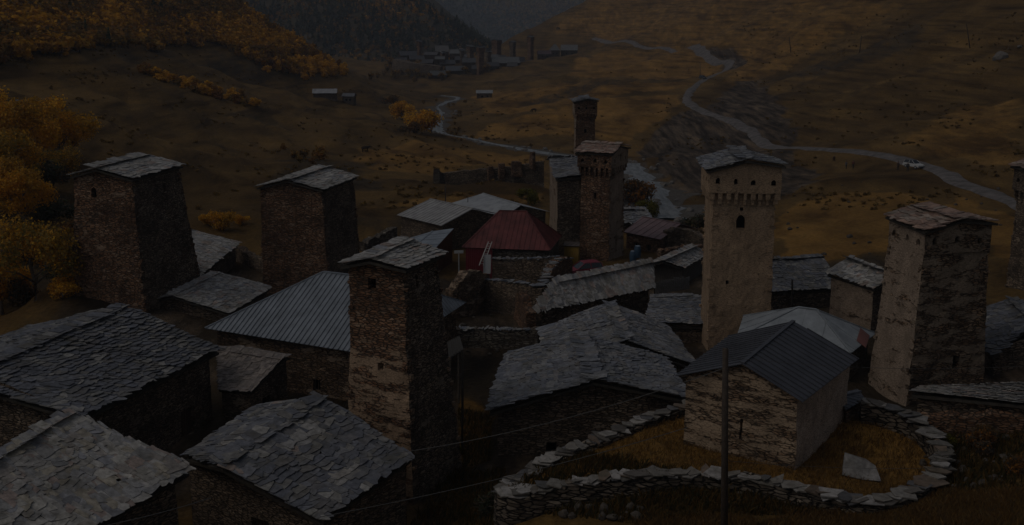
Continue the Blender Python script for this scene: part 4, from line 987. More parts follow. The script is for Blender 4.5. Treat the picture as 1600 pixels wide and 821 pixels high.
# ------------------------------------------------------------------ trees and bushes
ORANGE = [(.62, .31, .028), (.68, .38, .04), (.54, .25, .022), (.44, .25, .038), (.34, .19, .038)]
OLIVE = [(.30, .19, .04), (.38, .21, .035), (.2, .15, .04), (.46, .23, .03)]
RUSTY = [(.28, .125, .03), (.34, .14, .03), (.2, .10, .03), (.17, .09, .035)]
GREEN = [(.055, .065, .035), (.07, .075, .038), (.045, .055, .034)]
DUSK = [(.11, .08, .045), (.14, .09, .05), (.085, .07, .05)]
def leaf_quads(rng, blobs, n, size, pal):
    """leaf clusters spread through overlapping blobs: (centre, radii)"""
    bl = np.array([[*c, *r] for c, r in blobs], float); vol = bl[:, 3] * bl[:, 4] * bl[:, 5]
    which = rng.choice(len(bl), n, p=vol / vol.sum()); b = bl[which]
    d = rng.normal(size=(n, 3)); d /= np.linalg.norm(d, axis=1)[:, None]
    r = rng.random(n) ** .42 * (1 + .12 * rng.normal(size=n)); c = b[:, :3] + d * r[:, None] * b[:, 3:]
    nrm = d + rng.normal(size=(n, 3)) * .7; nrm /= np.linalg.norm(nrm, axis=1)[:, None]
    a = np.cross(nrm, rng.normal(size=(n, 3))); a /= np.linalg.norm(a, axis=1)[:, None]; e = np.cross(nrm, a)
    s = size * rng.uniform(.6, 1.3, n)[:, None]; asp = rng.uniform(.6, 1., n)[:, None]
    q = np.stack([c - a * s, c - e * s * asp, c + a * s * .9, c + e * s * asp], 1)
    pal = np.array(pal); bc = rng.integers(0, len(pal), len(bl))
    pick = np.where(rng.random(n) < .6, bc[which], rng.integers(0, len(pal), n))
    t = pal[pick] * rng.uniform(.75, 1.25, n)[:, None]
    return q.reshape(-1, 3), t
def tree_meshes(seed, h, wd, pal, n=2600, leaf=.17, kind='round'):
    rng = np.random.default_rng(seed); r_ = random.Random(seed); blobs = []
    if kind == 'round':
        for i in range(14):
            a = r_.uniform(0, 6.28); f = r_.random() ** .6; z = h * r_.uniform(.3, .85)
            rr = wd * .5 * f * math.sqrt(max(.1, 1 - ((z / h - .5) / .55) ** 2)); s = wd * r_.uniform(.13, .24)
            blobs.append(((math.cos(a) * rr, math.sin(a) * rr, z), (s, s, s * r_.uniform(.8, 1.2))))
        blobs.append(((0, 0, h * .86), (wd * .18, wd * .18, h * .14)))
    else:
        for i in range(9):
            a = r_.uniform(0, 6.28); rr = wd * .36 * r_.random() ** .5; s = wd * r_.uniform(.16, .27)
            blobs.append(((math.cos(a) * rr, math.sin(a) * rr, h * r_.uniform(.25, .75)), (s, s, h * r_.uniform(.18, .3))))
    v, t = leaf_quads(rng, blobs, n, leaf, pal)
    q = np.arange(len(v)).reshape(-1, 4)
    crown = fastmesh('crown', v, q, M['leaf'], tint=t)
    mb = MB(); mb.tube([(0, 0, -.5), (.05 * wd * .3, 0, h * .25), (-.03 * wd, .02 * wd, h * .5), (0, 0, h * .8)], [wd * .035, wd * .028, wd * .018, wd * .005], 7, (.13, .105, .085))
    for i in range(7):
        a = r_.uniform(0, 6.28); z = h * r_.uniform(.2, .55)
        mb.tube([(0, 0, z), (math.cos(a) * wd * .18, math.sin(a) * wd * .18, z + h * .15), (math.cos(a) * wd * .36, math.sin(a) * wd * .36, z + h * .22)], [wd * .014, wd * .009, wd * .003], 5, (.12, .1, .08))
    to = mb.build('trunk', M['bark'], None, True); tm = to.data; bpy.data.objects.remove(to)
    return crown, tm
def put_tree(name, meshes, p, s, rz, label, cat, group=None):
    root = empty(name, p, label, cat, group); root.rotation_euler = (0, 0, rz); root.scale = (s, s, s)
    for nm, me_ in (('crown', meshes[0]), ('trunk', meshes[1])):
        c = bpy.data.objects.new(nm, me_); col.objects.link(c); c.parent = root
    return root
K = {}
K['orange'] = [tree_meshes(s, 8, 6.5, ORANGE, 5200, .15) for s in (1, 2)]
K['olive'] = [tree_meshes(s, 8, 8.5, OLIVE + ORANGE[:2], 7000, .16) for s in (3,)]
K['bushO'] = [tree_meshes(s, 3.2, 4.5, ORANGE, 2600, .13, 'bush') for s in (4, 5)]
K['bushR'] = [tree_meshes(s, 3.2, 4.5, RUSTY + DUSK, 2600, .13, 'bush') for s in (6, 7)]
K['bushD'] = [tree_meshes(s, 2.6, 4.0, DUSK + GREEN, 2000, .12, 'bush') for s in (8,)]
K['bushG'] = [tree_meshes(s, 3., 3.6, [(.11, .10, .02), (.15, .13, .02), (.08, .075, .02)], 2000, .12, 'bush') for s in (9,)]
near = [('orange', 95, 262, 118, 1.0, 'bright orange tree above the round bush at the far left, second from the left edge'),
        ('orange', 30, 268, 120, 1.05, 'orange brown tree at the left edge, tallest of the far left trees'),
        ('orange', 12, 335, 112, .8, 'orange tree cut by the left edge, halfway down the slope'),
        ('olive', 56, 470, 104, .98, 'big round olive and orange tree at the left edge beside the squat tower'),
        ('orange', 4, 492, 98, .75, 'rusty tree cut by the left edge, lowest of the far left trees'),
        ('bushO', 34, 322, 116, .9, 'small bright orange bush between the orange trees at the far left'),
        ('bushR', 70, 300, 124, 1.3, 'dull brown bush behind the far left orange trees'),
        ('bushD', 90, 348, 118, 1.2, 'dark bush in the hollow left of the squat brown tower'),
        ('bushD', 30, 400, 110, 1.4, 'dark thicket at the left edge under the orange trees'),
        ('bushD', 60, 300, 128, 1.7, 'large dark bush in the hollow between the upper orange trees at the far left'),
        ('bushR', 104, 400, 112, 1.2, 'rusty bush right against the squat tower, above the round tree'),
        ('bushD', 108, 440, 106, 1.1, 'dark bush between the round tree and the squat tower'),
        ('bushR', 20, 480, 96, 1.0, 'brown bush at the foot of the big round tree'),
        ('bushO', 98, 470, 100, .8, 'orange bush touching the left side of the squat brown tower'),
        ('bushO', 345, 362, 135, .85, 'bright orange bush above the pale slate roofs between the two left towers'),
        ('bushO', 326, 352, 142, .55, 'small orange bush on the slope, just right of the squat tower roof'),
        ('bushO', 378, 352, 145, .5, 'small orange bush left of the reddish tower'),
        ('bushO', 660, 210, 375, 2.9, 'large bright orange bush beside the bend of the stream'),
        ('bushO', 628, 188, 400, 2.3, 'orange bush left of the largest streamside bush'),
        ('bushR', 640, 212, 360, 1.6, 'brown bush below the bright orange streamside bush'),
        ('bushR', 612, 168, 430, 1.7, 'rusty bush nearest the two huts on the left bank'),
        ('bushR', 985, 322, 195, 1.9, 'dark rusty bush against the reddish roofed tower, by the stream'),
        ('bushG', 1013, 340, 180, 1.2, 'yellow green bush on the stream bank behind the purplish cottage'),
        ('bushG', 825, 320, 160, 1.0, 'green bush behind the red roofed house'),
        ('bushD', 1090, 362, 150, 1.2, 'dark bush growing in the ruined house left of the cream tower'),
        ('bushD', 760, 795, 55.5, .55, 'dark leafy bush at the foot of the patchy tower, at the bottom'),
        ('bushD', 800, 790, 54, .4, 'low dark bush below the left end of the curved wall'),
        ('bushR', 1530, 700, 54, .5, 'rusty bush on the rubble bank at the right edge'),
        ('bushG', 1480, 690, 55, .33, 'small green bush beside the right side of the curved wall'),
        ('bushR', 1585, 740, 50, .4, 'brown bush lowest on the rubble bank at the right edge'),
        ('bushG', 712, 662, 66, .28, 'small green bush on the grass between the patchy tower and the wide gable')]
for px, py, Y, s, kd in ((60, 240, 118, .8, 'orange'), (112, 250, 118, .7, 'orange'), (5, 250, 116, 1., 'orange'), (40, 360, 110, .85, 'orange'), (85, 300, 116, .6, 'olive'), (10, 300, 114, .8, 'olive')):
    near.append((kd, px, py, Y, s, 'autumn tree in the dense clump at the far left edge'))
for kd, px, py, Y, s, lab in near:
    p = at(px, py, Y)
    if Y > 90:
        p = hit(px, py); s *= p[1] / Y
    p[2] = g1(p[0], p[1]) - .1
    put_tree('tree' if kd in ('orange', 'olive') else 'bush', K[kd][int(px) % len(K[kd])], p, s, px * .7, lab, 'tree' if kd in ('orange', 'olive') else 'bush', 'trees clumped at the far left edge' if 'dense clump' in lab else None)
# trees on the hillsides that can be told apart: one mesh each, light in faces
def hill_mesh(seed, h, wd, pal, n=300, leaf=.42, conifer=False):
    rng = np.random.default_rng(seed); blobs = []
    if conifer:
        z = np.linspace(.12, .97, 9)
        for zz in z: r = wd * .5 * (1 - zz) + .12; blobs.append(((0, 0, h * zz), (r, r, h * .07)))
    else:
        for i in range(7):
            a = rng.uniform(0, 6.28); r = wd * .28 * rng.random(); s = wd * rng.uniform(.2, .3)
            blobs.append(((math.cos(a) * r, math.sin(a) * r, h * rng.uniform(.25, .8)), (s, s, h * rng.uniform(.15, .25))))
    v, t = leaf_quads(rng, blobs, n, leaf, pal); q = np.arange(len(v)).reshape(-1, 4)
    # a stem of four sides
    b = len(v); r = wd * .03
    st = np.array([(r, 0, -.6), (0, r, -.6), (-r, 0, -.6), (0, -r, -.6), (r * .4, 0, h * .7), (0, r * .4, h * .7), (-r * .4, 0, h * .7), (0, -r * .4, h * .7)])
    v = np.vstack([v, st]); q = np.vstack([q, [[b + i, b + (i + 1) % 4, b + 4 + (i + 1) % 4, b + 4 + i] for i in range(4)]])
    t = t * .55 + t.mean(0) * .45
    t = np.vstack([t, np.tile([.1, .085, .07], (4, 1))])
    return v, q, t
HK = {k: [hill_mesh(20 + i, *a) for i, a in enumerate(v)] for k, v in dict(
    o=[(6, 5, ORANGE, 320, .4), (5, 4.5, ORANGE, 280, .38)], r=[(5.5, 4.6, RUSTY, 300, .4), (6.5, 5, RUSTY + OLIVE, 320, .42)],
    d=[(5, 4.5, DUSK + OLIVE, 280, .4)], c=[(11, 4.6, GREEN, 380, .45, True)]).items()}
HM = {k: [fastmesh('hillside_tree', a, b, M['leaf'], tint=c) for a, b, c in v] for k, v in HK.items()}
def in_poly(x, y, P):
    c = False; n = len(P)
    for k in range(n):
        x1, y1 = P[k]; x2, y2 = P[(k + 1) % n]
        if (y1 > y) != (y2 > y) and x < (x2 - x1) * (y - y1) / (y2 - y1) + x1: c = not c
    return c
wood_px = [(-150, 120), (-150, -70), (330, -70), (368, 0), (460, 58), (548, 118), (520, 124), (440, 108), (330, 62), (250, 72), (180, 68), (0, 90)]
def wood_in(x, y): return in_poly(x, y - abs(rnd.gauss(0, 7)) + 3, wood_px)
cand = []
while len(cand) < 7500:
    px, py = rnd.uniform(-150, 550), rnd.uniform(-70, 124)
    if wood_in(px, py): cand.append((px, py))
cand.sort(key=lambda c: -c[1])
kinds = 'ooorrrrddc'
nd = 0; far_t = []
NAMES = dict(o=('bright orange deciduous tree in the wood on the upper left slope', 'orange trees on the upper left slope'), r=('rusty brown deciduous tree in the wood on the upper left slope', 'brown trees on the upper left slope'),
             d=('dull olive brown tree in the wood on the upper left slope', 'olive trees on the upper left slope'), c=('dark green conifer in the wood on the upper left slope', 'conifers on the upper left slope'))
def wood_kind(px, py):
    q = vnoise(np.array([px / 60.]), np.array([py / 22.]), 77)[0] + rnd.uniform(-.7, .7) + (.5 if py > 60 and px > 380 else 0)
    return 'o' if q > .2 else 'r' if q > -.5 else 'd' if q > -1.25 else 'c'
for i, (px, py) in enumerate(cand):
    k = wood_kind(px, py); p = hit(px, py, 60, 900)
    if p[1] > 700: continue
    s = rnd.uniform(.5, .95) * (.7 if k == 'c' else 1)
    if nd < 270 and px > 0 and py > 20:
        o = bpy.data.objects.new('hillside_tree', HM[k][i % len(HM[k])]); col.objects.link(o)
        o.location = (p[0], p[1], p[2] - .2); o.scale = (s, s, s * rnd.uniform(.85, 1.2)); o.rotation_euler = (0, 0, rnd.uniform(0, 6))
        tag(o, NAMES[k][0], 'tree', NAMES[k][1]); nd += 1
    else: far_t.append((p, s, k))
for cx, cy, rx, ry, nn, lab, gr, ks in [(318, 143, 85, 7, 70, 'autumn bush in the thicket across the left hillside', 'bushes across the left hillside', 'oord'), (225, 112, 25, 4, 10, 'dull bush in the small thicket high on the left hillside', 'bushes high on the left hillside', 'drr'),
                                      (440, 112, 45, 10, 16, 'glowing orange bush at the lower edge of the upper left wood', 'bushes at the lower edge of the wood', 'ooo'),
                                      (470, 245, 35, 14, 8, 'rusty bush on the slope behind the reddish tower', 'bushes behind the reddish tower', 'rrd')]:
    for i in range(nn):
        a = rnd.uniform(0, 6.28); f = math.sqrt(rnd.random()); p = hit(cx + rx * f * math.cos(a), cy + ry * f * math.sin(a) + (.29 * rx * f * math.cos(a)))
        k = rnd.choice(ks); o = bpy.data.objects.new('bush', HM[k][i % len(HM[k])]); col.objects.link(o); s = rnd.uniform(.4, .8)
        o.location = (p[0], p[1], p[2] - .3); o.scale = (s * 1.1, s * 1.1, s * .75); o.rotation_euler = (0, 0, rnd.uniform(0, 6)); tag(o, lab, 'bush', gr)
for i in range(34):
    t_ = .38 + .5 * rnd.random(); q = rp_[int(t_ * (len(rp_) - 1))]; a = rnd.choice((-1, 1, 1)) * rnd.uniform(4, 9); x, y = q[0] + a, q[1] + rnd.uniform(-3, 3)
    o = bpy.data.objects.new('bush', HM['d'][0]); col.objects.link(o); s = rnd.uniform(.2, .42); o.location = (x, y, g1(x, y) - .2); o.scale = (s * 1.3, s * 1.3, s); o.rotation_euler = (0, 0, rnd.uniform(0, 6))
    tag(o, 'low dark bush on the bank of the far stream', 'bush', 'low bushes along the far stream')
def merged(name, items, lib, label, cat):
    Vs, Qs, Ts = [], [], []; off = 0
    for p, s, k in items:
        v, q, t = lib[k][rnd.randrange(len(lib[k]))]
        a = rnd.uniform(0, 6.28); c_, s_ = math.cos(a), math.sin(a)
        vv = np.stack([v[:, 0] * c_ - v[:, 1] * s_, v[:, 0] * s_ + v[:, 1] * c_, v[:, 2]], 1) * s + np.array(p)
        Vs.append(vv); Qs.append(q + off); Ts.append(t * rnd.uniform(.8, 1.2)); off += len(v)
    me = fastmesh(name, np.vstack(Vs), np.vstack(Qs), M['leaf'], tint=np.vstack(Ts))
    o = bpy.data.objects.new(name, me); col.objects.link(o); return tag(o, label, cat, kind='stuff')
def lite(*a): return [hill_mesh(60 + i, *a) for i in range(3)]
LITE = dict(o=lite(5, 6, ORANGE, 70, .7), r=lite(5, 6, RUSTY + OLIVE, 70, .7), d=lite(5, 6, DUSK + OLIVE, 70, .7), c=lite(11, 5, GREEN, 90, .9, True))
merged('hillside_wood', far_t, LITE, 'dense autumn wood covering the upper left slope', 'wood')

TUFT = {'t': [hill_mesh(100 + i, 1.0, 2.2, [(.14, .085, .03), (.18, .11, .035), (.22, .135, .04), (.11, .075, .033)], 18, .42) for i in range(3)]}
tl = []
for i in range(8000):
    px, py = rnd.uniform(0, 1600), rnd.uniform(20, 330)
    if vnoise(np.array([px / 70.]), np.array([py / 14.]), 123)[0] + rnd.uniform(-.5, .5) < .25: continue
    p = hit(px, py, 125, 800)
    if p[1] < 125 or p[1] > 700 or (1290 < px < 1460 and 235 < py < 300): continue
    if np.min(np.hypot(road_path[:, 0] - p[0], road_path[:, 1] - p[1])) < 5 or np.min(np.hypot(rp_[:, 0] - p[0], rp_[:, 1] - p[1])) < 7: continue
    tl.append((p - np.array([0, 0, .25]), rnd.uniform(.2, .8), 't'))
merged('heath', tl, TUFT, 'low brown scrub dotted over the open hillsides', 'scrub')

# ------------------------------------------------------------------ mountains behind
M['mount'] = plain('mountain_undergrowth', (.07, .055, .032), .95, .1, .02, .4)
def mountain(name, x0, x1, y0, y1, nx, ny, fz, label):
    X, Y = np.meshgrid(np.linspace(x0, x1, nx), np.linspace(y0, y1, ny)); Z = fz(X, Y)
    i = np.arange(ny - 1)[:, None] * nx + np.arange(nx - 1)[None]; q = np.stack([i, i + 1, i + nx + 1, i + nx], -1).reshape(-1, 4)
    me = fastmesh(name, np.stack([X, Y, Z], -1).reshape(-1, 3), q, M['mount'], smooth=True)
    o = bpy.data.objects.new(name, me); col.objects.link(o); tag(o, label, 'mountain', kind='structure'); return X, Y, Z
def fzA(x, y):
    ridge = 45 - .75 * (x + 98) + fbm(x / 120, y / 120, 51, 4) * 14
    front = -32 + .72 * (y - 1010) + fbm(x / 60, y / 60, 55, 4) * 12
    return np.clip(np.minimum(ridge, front), -60, 150)
def fzB(x, y):
    return np.clip(-110 + .5 * (y - 2250) + .12 * np.abs(x + 50) + fbm(x / 260, y / 400, 61, 5) * 45, -125, 170)
mountain('mountain', -700, 40, 960, 1300, 120, 80, fzA, 'wooded autumn mountainside closing the valley on the left')
mountain('mountain', -1100, 1100, 2150, 2900, 140, 70, fzB, 'hazy blue wooded mountain at the head of the valley')
items = []
for i in range(5200):
    x, y = rnd.uniform(-420, -20), rnd.uniform(975, 1150); z = float(fzA(np.array([x]), np.array([y]))[0])
    if z < -55 or z > 75: continue
    q = vnoise(np.array([x / 45.]), np.array([z / 22.]), 91)[0] + rnd.uniform(-.9, .9)
    items.append(((x, y, z - .5), rnd.uniform(.6, 1.15), 'o' if q > .75 else 'r' if q > .2 else 'd' if q > -.35 else 'c'))
merged('mountain_forest', items, LITE, 'mixed autumn forest with dark conifers on the left mountainside', 'forest')
items = []
LB = {k: [hill_mesh(80 + i, *a) for i, a in enumerate(v)] for k, v in dict(d=[(9, 10, DUSK + OLIVE, 26, 2.3)], c=[(17, 8, GREEN, 30, 2.1, True)]).items()}
for i in range(9000):
    x, y = rnd.uniform(-500, 420), rnd.uniform(2240, 2720); z = float(fzB(np.array([x]), np.array([y]))[0])
    if z < -123 or z > 125: continue
    q = vnoise(np.array([x / 110.]), np.array([z / 45.]), 95)[0] + rnd.uniform(-.6, .6)
    items.append(((x, y, z - 1), rnd.uniform(.7, 1.3), 'd' if q > .1 else 'c'))
merged('mountain_forest', items, LB, 'blue hazed forest on the mountain at the head of the valley', 'forest')

# ------------------------------------------------------------------ grasses
def grass(name, polys, n, hgt, wd, pal, label, seed, cat='grass'):
    rng = random.Random(seed); Vv, T = [], []
    cell = []
    for P in polys:
        xs = [p[0] for p in P]; ys = [p[1] for p in P]
        area = (max(xs) - min(xs)) * (max(ys) - min(ys)); cell.append((P, min(xs), max(xs), min(ys), max(ys), area))
    tot = sum(c[-1] for c in cell)
    for P, a, b, c, d, ar in cell:
        pts = [hit(*q)[:2] for q in P]; xs = [q[0] for q in pts]; ys = [q[1] for q in pts]; k = 0; need = int(n * ar / tot); tr = 0; bx = []
        while k < need and tr < need * 6:
            tr += 1; x, y = rng.uniform(min(xs), max(xs)), rng.uniform(min(ys), max(ys))
            if in_poly(x, y, pts): bx.append((x, y)); k += 1
        if not bx: continue
        bx = np.array(bx); z = gz(bx[:, 0], bx[:, 1])
        for (x, y), zz in zip(bx, z):
            h = hgt * rng.uniform(.5, 1.3) * (1 + .5 * float(mnoise.noise((x * .8, y * .8, 0)))); an = rng.uniform(0, 6.28); dx, dy = math.cos(an) * wd, math.sin(an) * wd; lx, ly = rng.gauss(.1, .35) * h, rng.gauss(0, .35) * h
            Vv += [(x - dx, y - dy, zz - .03), (x + dx, y + dy, zz - .03), (x + dx * .5 + lx * .5, y + dy * .5 + ly * .5, zz + h * .65), (x + lx, y + ly, zz + h)]
            cc = rng.choice(pal); f = rng.uniform(.75, 1.25); T.append([q * f for q in cc])
    me = fastmesh(name, Vv, np.arange(len(Vv)).reshape(-1, 4), M['leaf'], tint=np.array(T)); o = bpy.data.objects.new(name, me); col.objects.link(o)
    return tag(o, label, cat, kind='stuff')
STRAW = [(.2, .11, .035), (.24, .14, .05), (.17, .09, .03), (.16, .105, .045)]
grass('dry_grass', [yard_px], 26000, .24, .018, STRAW, 'short dry golden grass inside the curved chapel wall', 5)
grass('dry_grass', [[(1240, 800), (1330, 800), (1480, 770), (1600, 765), (1600, 821), (1180, 821)], [(1000, 805), (1180, 812), (1180, 830), (980, 830)]], 20000, .3, .02, STRAW + [(.15, .1, .05)], 'dry straw coloured grass on the slope at the bottom right', 6)
grass('weeds', [[(715, 640), (768, 650), (768, 720), (725, 735)], [(700, 735), (790, 735), (790, 821), (640, 821)], [(790, 775), (1180, 765), (1300, 800), (1000, 821), (760, 821)], [(1440, 650), (1600, 660), (1600, 770), (1470, 765)]], 15000, .38, .045, [(.07, .055, .02), (.1, .065, .02), (.05, .048, .022), (.13, .075, .022)], 'brown green weeds round the walls at the bottom', 7, 'weeds')

# ------------------------------------------------------------------ far village and huts
def far_tower(px, top, base, wpx, Y, mat, label, pal=MIX):
    c = at(px, base, Y); zt = at(px, top, Y)[2]; w_ = wpx * 1.3 / FPX * Y / 1.15; a = R(25 + px % 30); zg = g1(c[0], c[1]); zb = min(c[2], zg)
    def q(x, y, z): return (c[0] + x * math.cos(a) - y * math.sin(a), c[1] + x * math.sin(a) + y * math.cos(a), z)
    h = w_ / 2; P = dict(e0l=q(-h, h, zt - .7), e0r=q(-h, -h, zt - .7), e1l=q(h, h, zt - .7), e1r=q(h, -h, zt - .7), r0=q(-h, 0, zt), r1=q(h, 0, zt))
    tower('defence_tower', label, P, mat, zb, 1.12, pal=pal, size=1.3, over=.3, step=2.5, jit=.6, seed=int(px), mach=2.4, mopens=2)
FT = [(655, 64, 88, 6, 800, 'rust', 'thin dark tower at the left end of the far village'),
      (735, 72, 100, 9, 770, 'brown', 'twin far tower in the middle of the far village, on the left'),
      (751, 73, 113, 10, 740, 'rust', 'twin far tower in the middle of the far village, on the right and reaching lower'),
      (776, 62, 86, 11, 810, 'rust', 'reddish tower of the far village standing against the forest'),
      (801, 65, 90, 8, 790, 'dark', 'darkest tower of the far village, right of the reddish one'),
      (829, 57, 90, 8, 800, 'rust', 'right-hand last tower of the far village, against the yellow hill'),]
for px, t, b, w_, Y, m_, lab in FT: far_tower(px, t, b, w_, Y, M[m_], lab)
def far_house(px, py, wpx, Y, c, rise, wallh, ang, label, mat='farstone', dep=.8, cat='house', hip=False, group=None):
    """px, py: middle of the eave nearest to us"""
    wpx *= 1.2; wallh *= 1.35; p = at(px, py, Y); L = wpx / FPX * Y; Wd = L * dep; a = R(ang)
    def q(x, y, z): return (p[0] + x * math.cos(a) - y * math.sin(a), p[1] + x * math.sin(a) + y * math.cos(a), p[2] + z)
    P = dict(e0r=q(-L / 2, 0, 0), e1r=q(L / 2, 0, 0), e0l=q(-L / 2, Wd, 0), e1l=q(L / 2, Wd, 0), r0=q(-L / 2 * (.15 if hip else 1), Wd / 2, rise), r1=q(L / 2 * (.15 if hip else 1), Wd / 2, rise))
    zg = min(p[2] - wallh, min(g1(P[k][0], P[k][1]) for k in ('e0r', 'e1r', 'e0l', 'e1l')))
    return house('house', label, P, M[mat] if mat in M else mat, roof='sheet', mc=c, spacing=2.5, rib=.08, over=.4, step=2.5, jit=.5, zground=zg, hip=hip, cat=cat, group=group, opens=[('r', .35, 1., wallh * .45 + p[2] - wallh - zg, 1., 'hole'), ('r', .7, 1., wallh * .45 + p[2] - wallh - zg, 1., 'hole')])
M['farstone'] = stone_mat('far_rubble', [(.03, .024, .02), (.06, .045, .034), (.08, .06, .045)], None, 0, 3.)
FH = [(640, 87, 24, 800, (0.053, 0.053, 0.057), 3, 6, 18, 'dark gabled house at the left end of the far village on its crag'),
      (672, 86, 18, 815, (0.073, 0.067, 0.067), 2, 5, -12, 'grey roofed house of the far village behind the dark gabled one'),
      (691, 81, 18, 830, (0.111, 0.104, 0.097), 4.5, 5, 10, 'pale pointed roof of the far village, leftmost of the pale ones'),
      (711, 84, 16, 810, (0.101, 0.104, 0.104), 3, 6, -8, 'greenish pale roof of the far village above the long dark wall'),
      (687, 93, 13, 775, (0.104, 0.104, 0.101), 2, 4, 0, 'small white roofed shed in the middle of the far village'),
      (686, 118, 22, 735, (0.090, 0.094, 0.090), 3, 4, 14, 'pale roofed barn lowest in the far village, on the left'),
      (713, 111, 26, 745, (0.073, 0.077, 0.084), 3, 4.5, 12, 'long blue grey roofed barn next to the lowest pale barn'),
      (733, 98, 18, 755, (0.067, 0.067, 0.071), 3, 5, 5, 'dark walled house between the two far twin towers'),
      (728, 90, 12, 800, (0.101, 0.101, 0.101), 2, 4, 0, 'small grey roofed house left of the far twin towers'),
      (768, 91, 17, 800, (0.104, 0.104, 0.104), 2.5, 4, -6, 'pale roofed house under the reddish far tower'),
      (791, 99, 36, 760, (0.101, 0.102, 0.101), 4, 5.5, 6, 'broad pale roofed house at the right of the far twin towers, largest roof there'),
      (813, 94, 12, 790, (0.040, 0.037, 0.037), 2, 4, 0, 'small dark shed below the last far tower'),
      (851, 85, 18, 800, (0.081, 0.050, 0.050), 2.5, 3, 4, 'reddish roofed house at the right end of the far village'),
      (867, 79, 14, 815, (0.120, 0.117, 0.114), 4.5, 4, 0, 'small white pyramid roofed house at the right end of the far village'),
      (889, 79, 22, 820, (0.120, 0.119, 0.117), 4, 4, -5, 'white roofed house last on the right of the far village')]
for f in FH: far_house(*f, hip='pyramid' in f[-1])
far_house(507, 146, 32, 450, (.31, .31, .32), 1.6, 6, 6, 'two storey hut with a whitish roof on the left bank', 'dark', .7, 'hut')
far_house(543, 151, 17, 455, (.13, .13, .14), 1.2, 2.6, -8, 'low dark hut beside the taller white roofed hut', 'dark', .9, 'hut')
far_house(757, 146, 22, 560, (.27, .275, .28), 1.4, 3, 2, 'lonely low hut with a grey roof in the meadow below the far village', 'dark', .7, 'hut')
for i, (px, py, wp, Y, a) in enumerate([(652, 93, 20, 785, 12), (665, 99, 18, 770, -10), (700, 100, 20, 775, 8), (745, 108, 14, 745, 0), (770, 104, 18, 750, 10), (800, 104, 14, 755, -8), (822, 101, 16, 775, 4), (628, 96, 16, 790, 20), (719, 94, 14, 790, 5), (783, 92, 12, 800, 0)]):
    far_house(px, py, wp, Y, (.05, .048, .05), 2.6, 5.5, a, 'dark stone house crowded among the towers of the far village', group='dark houses of the far village')
for px, t_, b_, w_, Y, m_, lab in ((763, 80, 100, 7, 765, 'dark', 'small tower of the far village between the right twin and the reddish one'), (692, 82, 100, 6, 790, 'brown', 'small tower of the far village among the pale roofs on the left'), (722, 78, 97, 6, 785, 'dark', 'small dark tower of the far village left of the twins')): far_tower(px, t_, b_, w_, Y, M[m_], lab)
for i, (px, py) in enumerate([(615, 112), (625, 118), (638, 120), (650, 122), (662, 122), (672, 124), (630, 108), (645, 112), (660, 114), (676, 116), (690, 126), (612, 104), (600, 118), (622, 100), (636, 106), (652, 108), (668, 110), (684, 112), (606, 112), (618, 124), (648, 128), (700, 120), (726, 116), (760, 114), (590, 122), (580, 126)]):
    p = hit(px, py, 300, 1100); o = bpy.data.objects.new('bush', HM['d'][0]); col.objects.link(o); o.location = (p[0], p[1], p[2] - .3); q_ = .8 + (i % 4) * .25; o.scale = (q_ * 1.3, q_ * 1.3, q_); o.rotation_euler = (0, 0, i)
    tag(o, 'dark bush on the crag below the left end of the far village', 'bush', 'bushes below the far village')
# a dark crag under the far village
img_wall('terraced crag wall under the left end of the far village', [(618, 92, 760), (640, 98, 750), (665, 100, 745), (690, 104, 742)], 6, 14, 80, 'dark', step=4, name='terrace_wall', cat='stone wall')

mb = MB()
pr = [V3(at(1344, 524, 75.6)), V3(at(1362, 530, 75.0)), V3(at(1366, 514, 77.2)), V3(at(1349, 506, 77.9))]
pl17 = [V3(P17['e1r']), V3(P17['e1l']), V3(P17['r1'])]; n17 = (pl17[1] - pl17[0]).cross(pl17[2] - pl17[0]).normalized()
pr = [p - n17 * ((p - pl17[0]).dot(n17) - .09) for p in pr]
slab(mb, pr, .03, (.19, .07, .055)); o = mb.build('roof_patch', M['metal'], rt17); o['label'] = 'rusty red sheet patching the blue roof'

# ------------------------------------------------------------------ small things in the village
def simple(name, mb, mat, label, cat, group=None):
    return tag(mb.build(name, mat), label, cat, group)
# ladder and board by the red house
t = empty('ladder', at(760, 412, 113.5), 'pale wooden ladder leaning on the red boards of the red roofed house', 'ladder')
lo = V3(at(752, 415, 113.5)); hi = V3(at(766, 378, 116.2)); sx = Vector((.42, .05, 0))
for s_ in (-1, 1):
    mb = MB(); mb.bar(lo + sx * s_ * .55, hi + sx * s_ * .45, .09, .07, (.4, .38, .35)); mb.build('rail', M['wood'], t)
for i in range(9):
    mb = MB(); p = lo.lerp(hi, (i + .7) / 9.5); mb.bar(p - sx * .5, p + sx * .5, .06, .05, (.38, .36, .33)); mb.build('rung', M['wood'], t)
mb = MB(); p = V3(at(761, 428, 112.5)); mb.bar(p, p + Vector((.05, .35, 2.0)), .7, .07, (.4, .4, .4), up=(0, 1, 0)); mb.bar(p + Vector((-.36, -.08, .1)), p + Vector((-.31, .27, 2.0)), .06, .1, (.3, .3, .3)); mb.bar(p + Vector((.36, -.08, .1)), p + Vector((.41, .27, 2.0)), .06, .1, (.3, .3, .3))
simple('board', mb, M['paint'], 'upright white board propped below the ladder at the red house', 'board')
c = V3(at(717, 418, 108)); t = empty('signpost', c, 'thin post carrying a blank white board, left of the red boarded wall', 'signpost')
mb = MB(); mb.tube([c - Vector((0, 0, .6)), c + Vector((0, 0, 1.6))], .06, 6, (.3, .3, .29)); mb.build('post', M['paint'], t)
mb = MB(); mb.box((c.x, c.y, c.z + 1.45), .95, .06, .3, .1, (.38, .38, .37)); mb.build('panel', M['paint'], t)
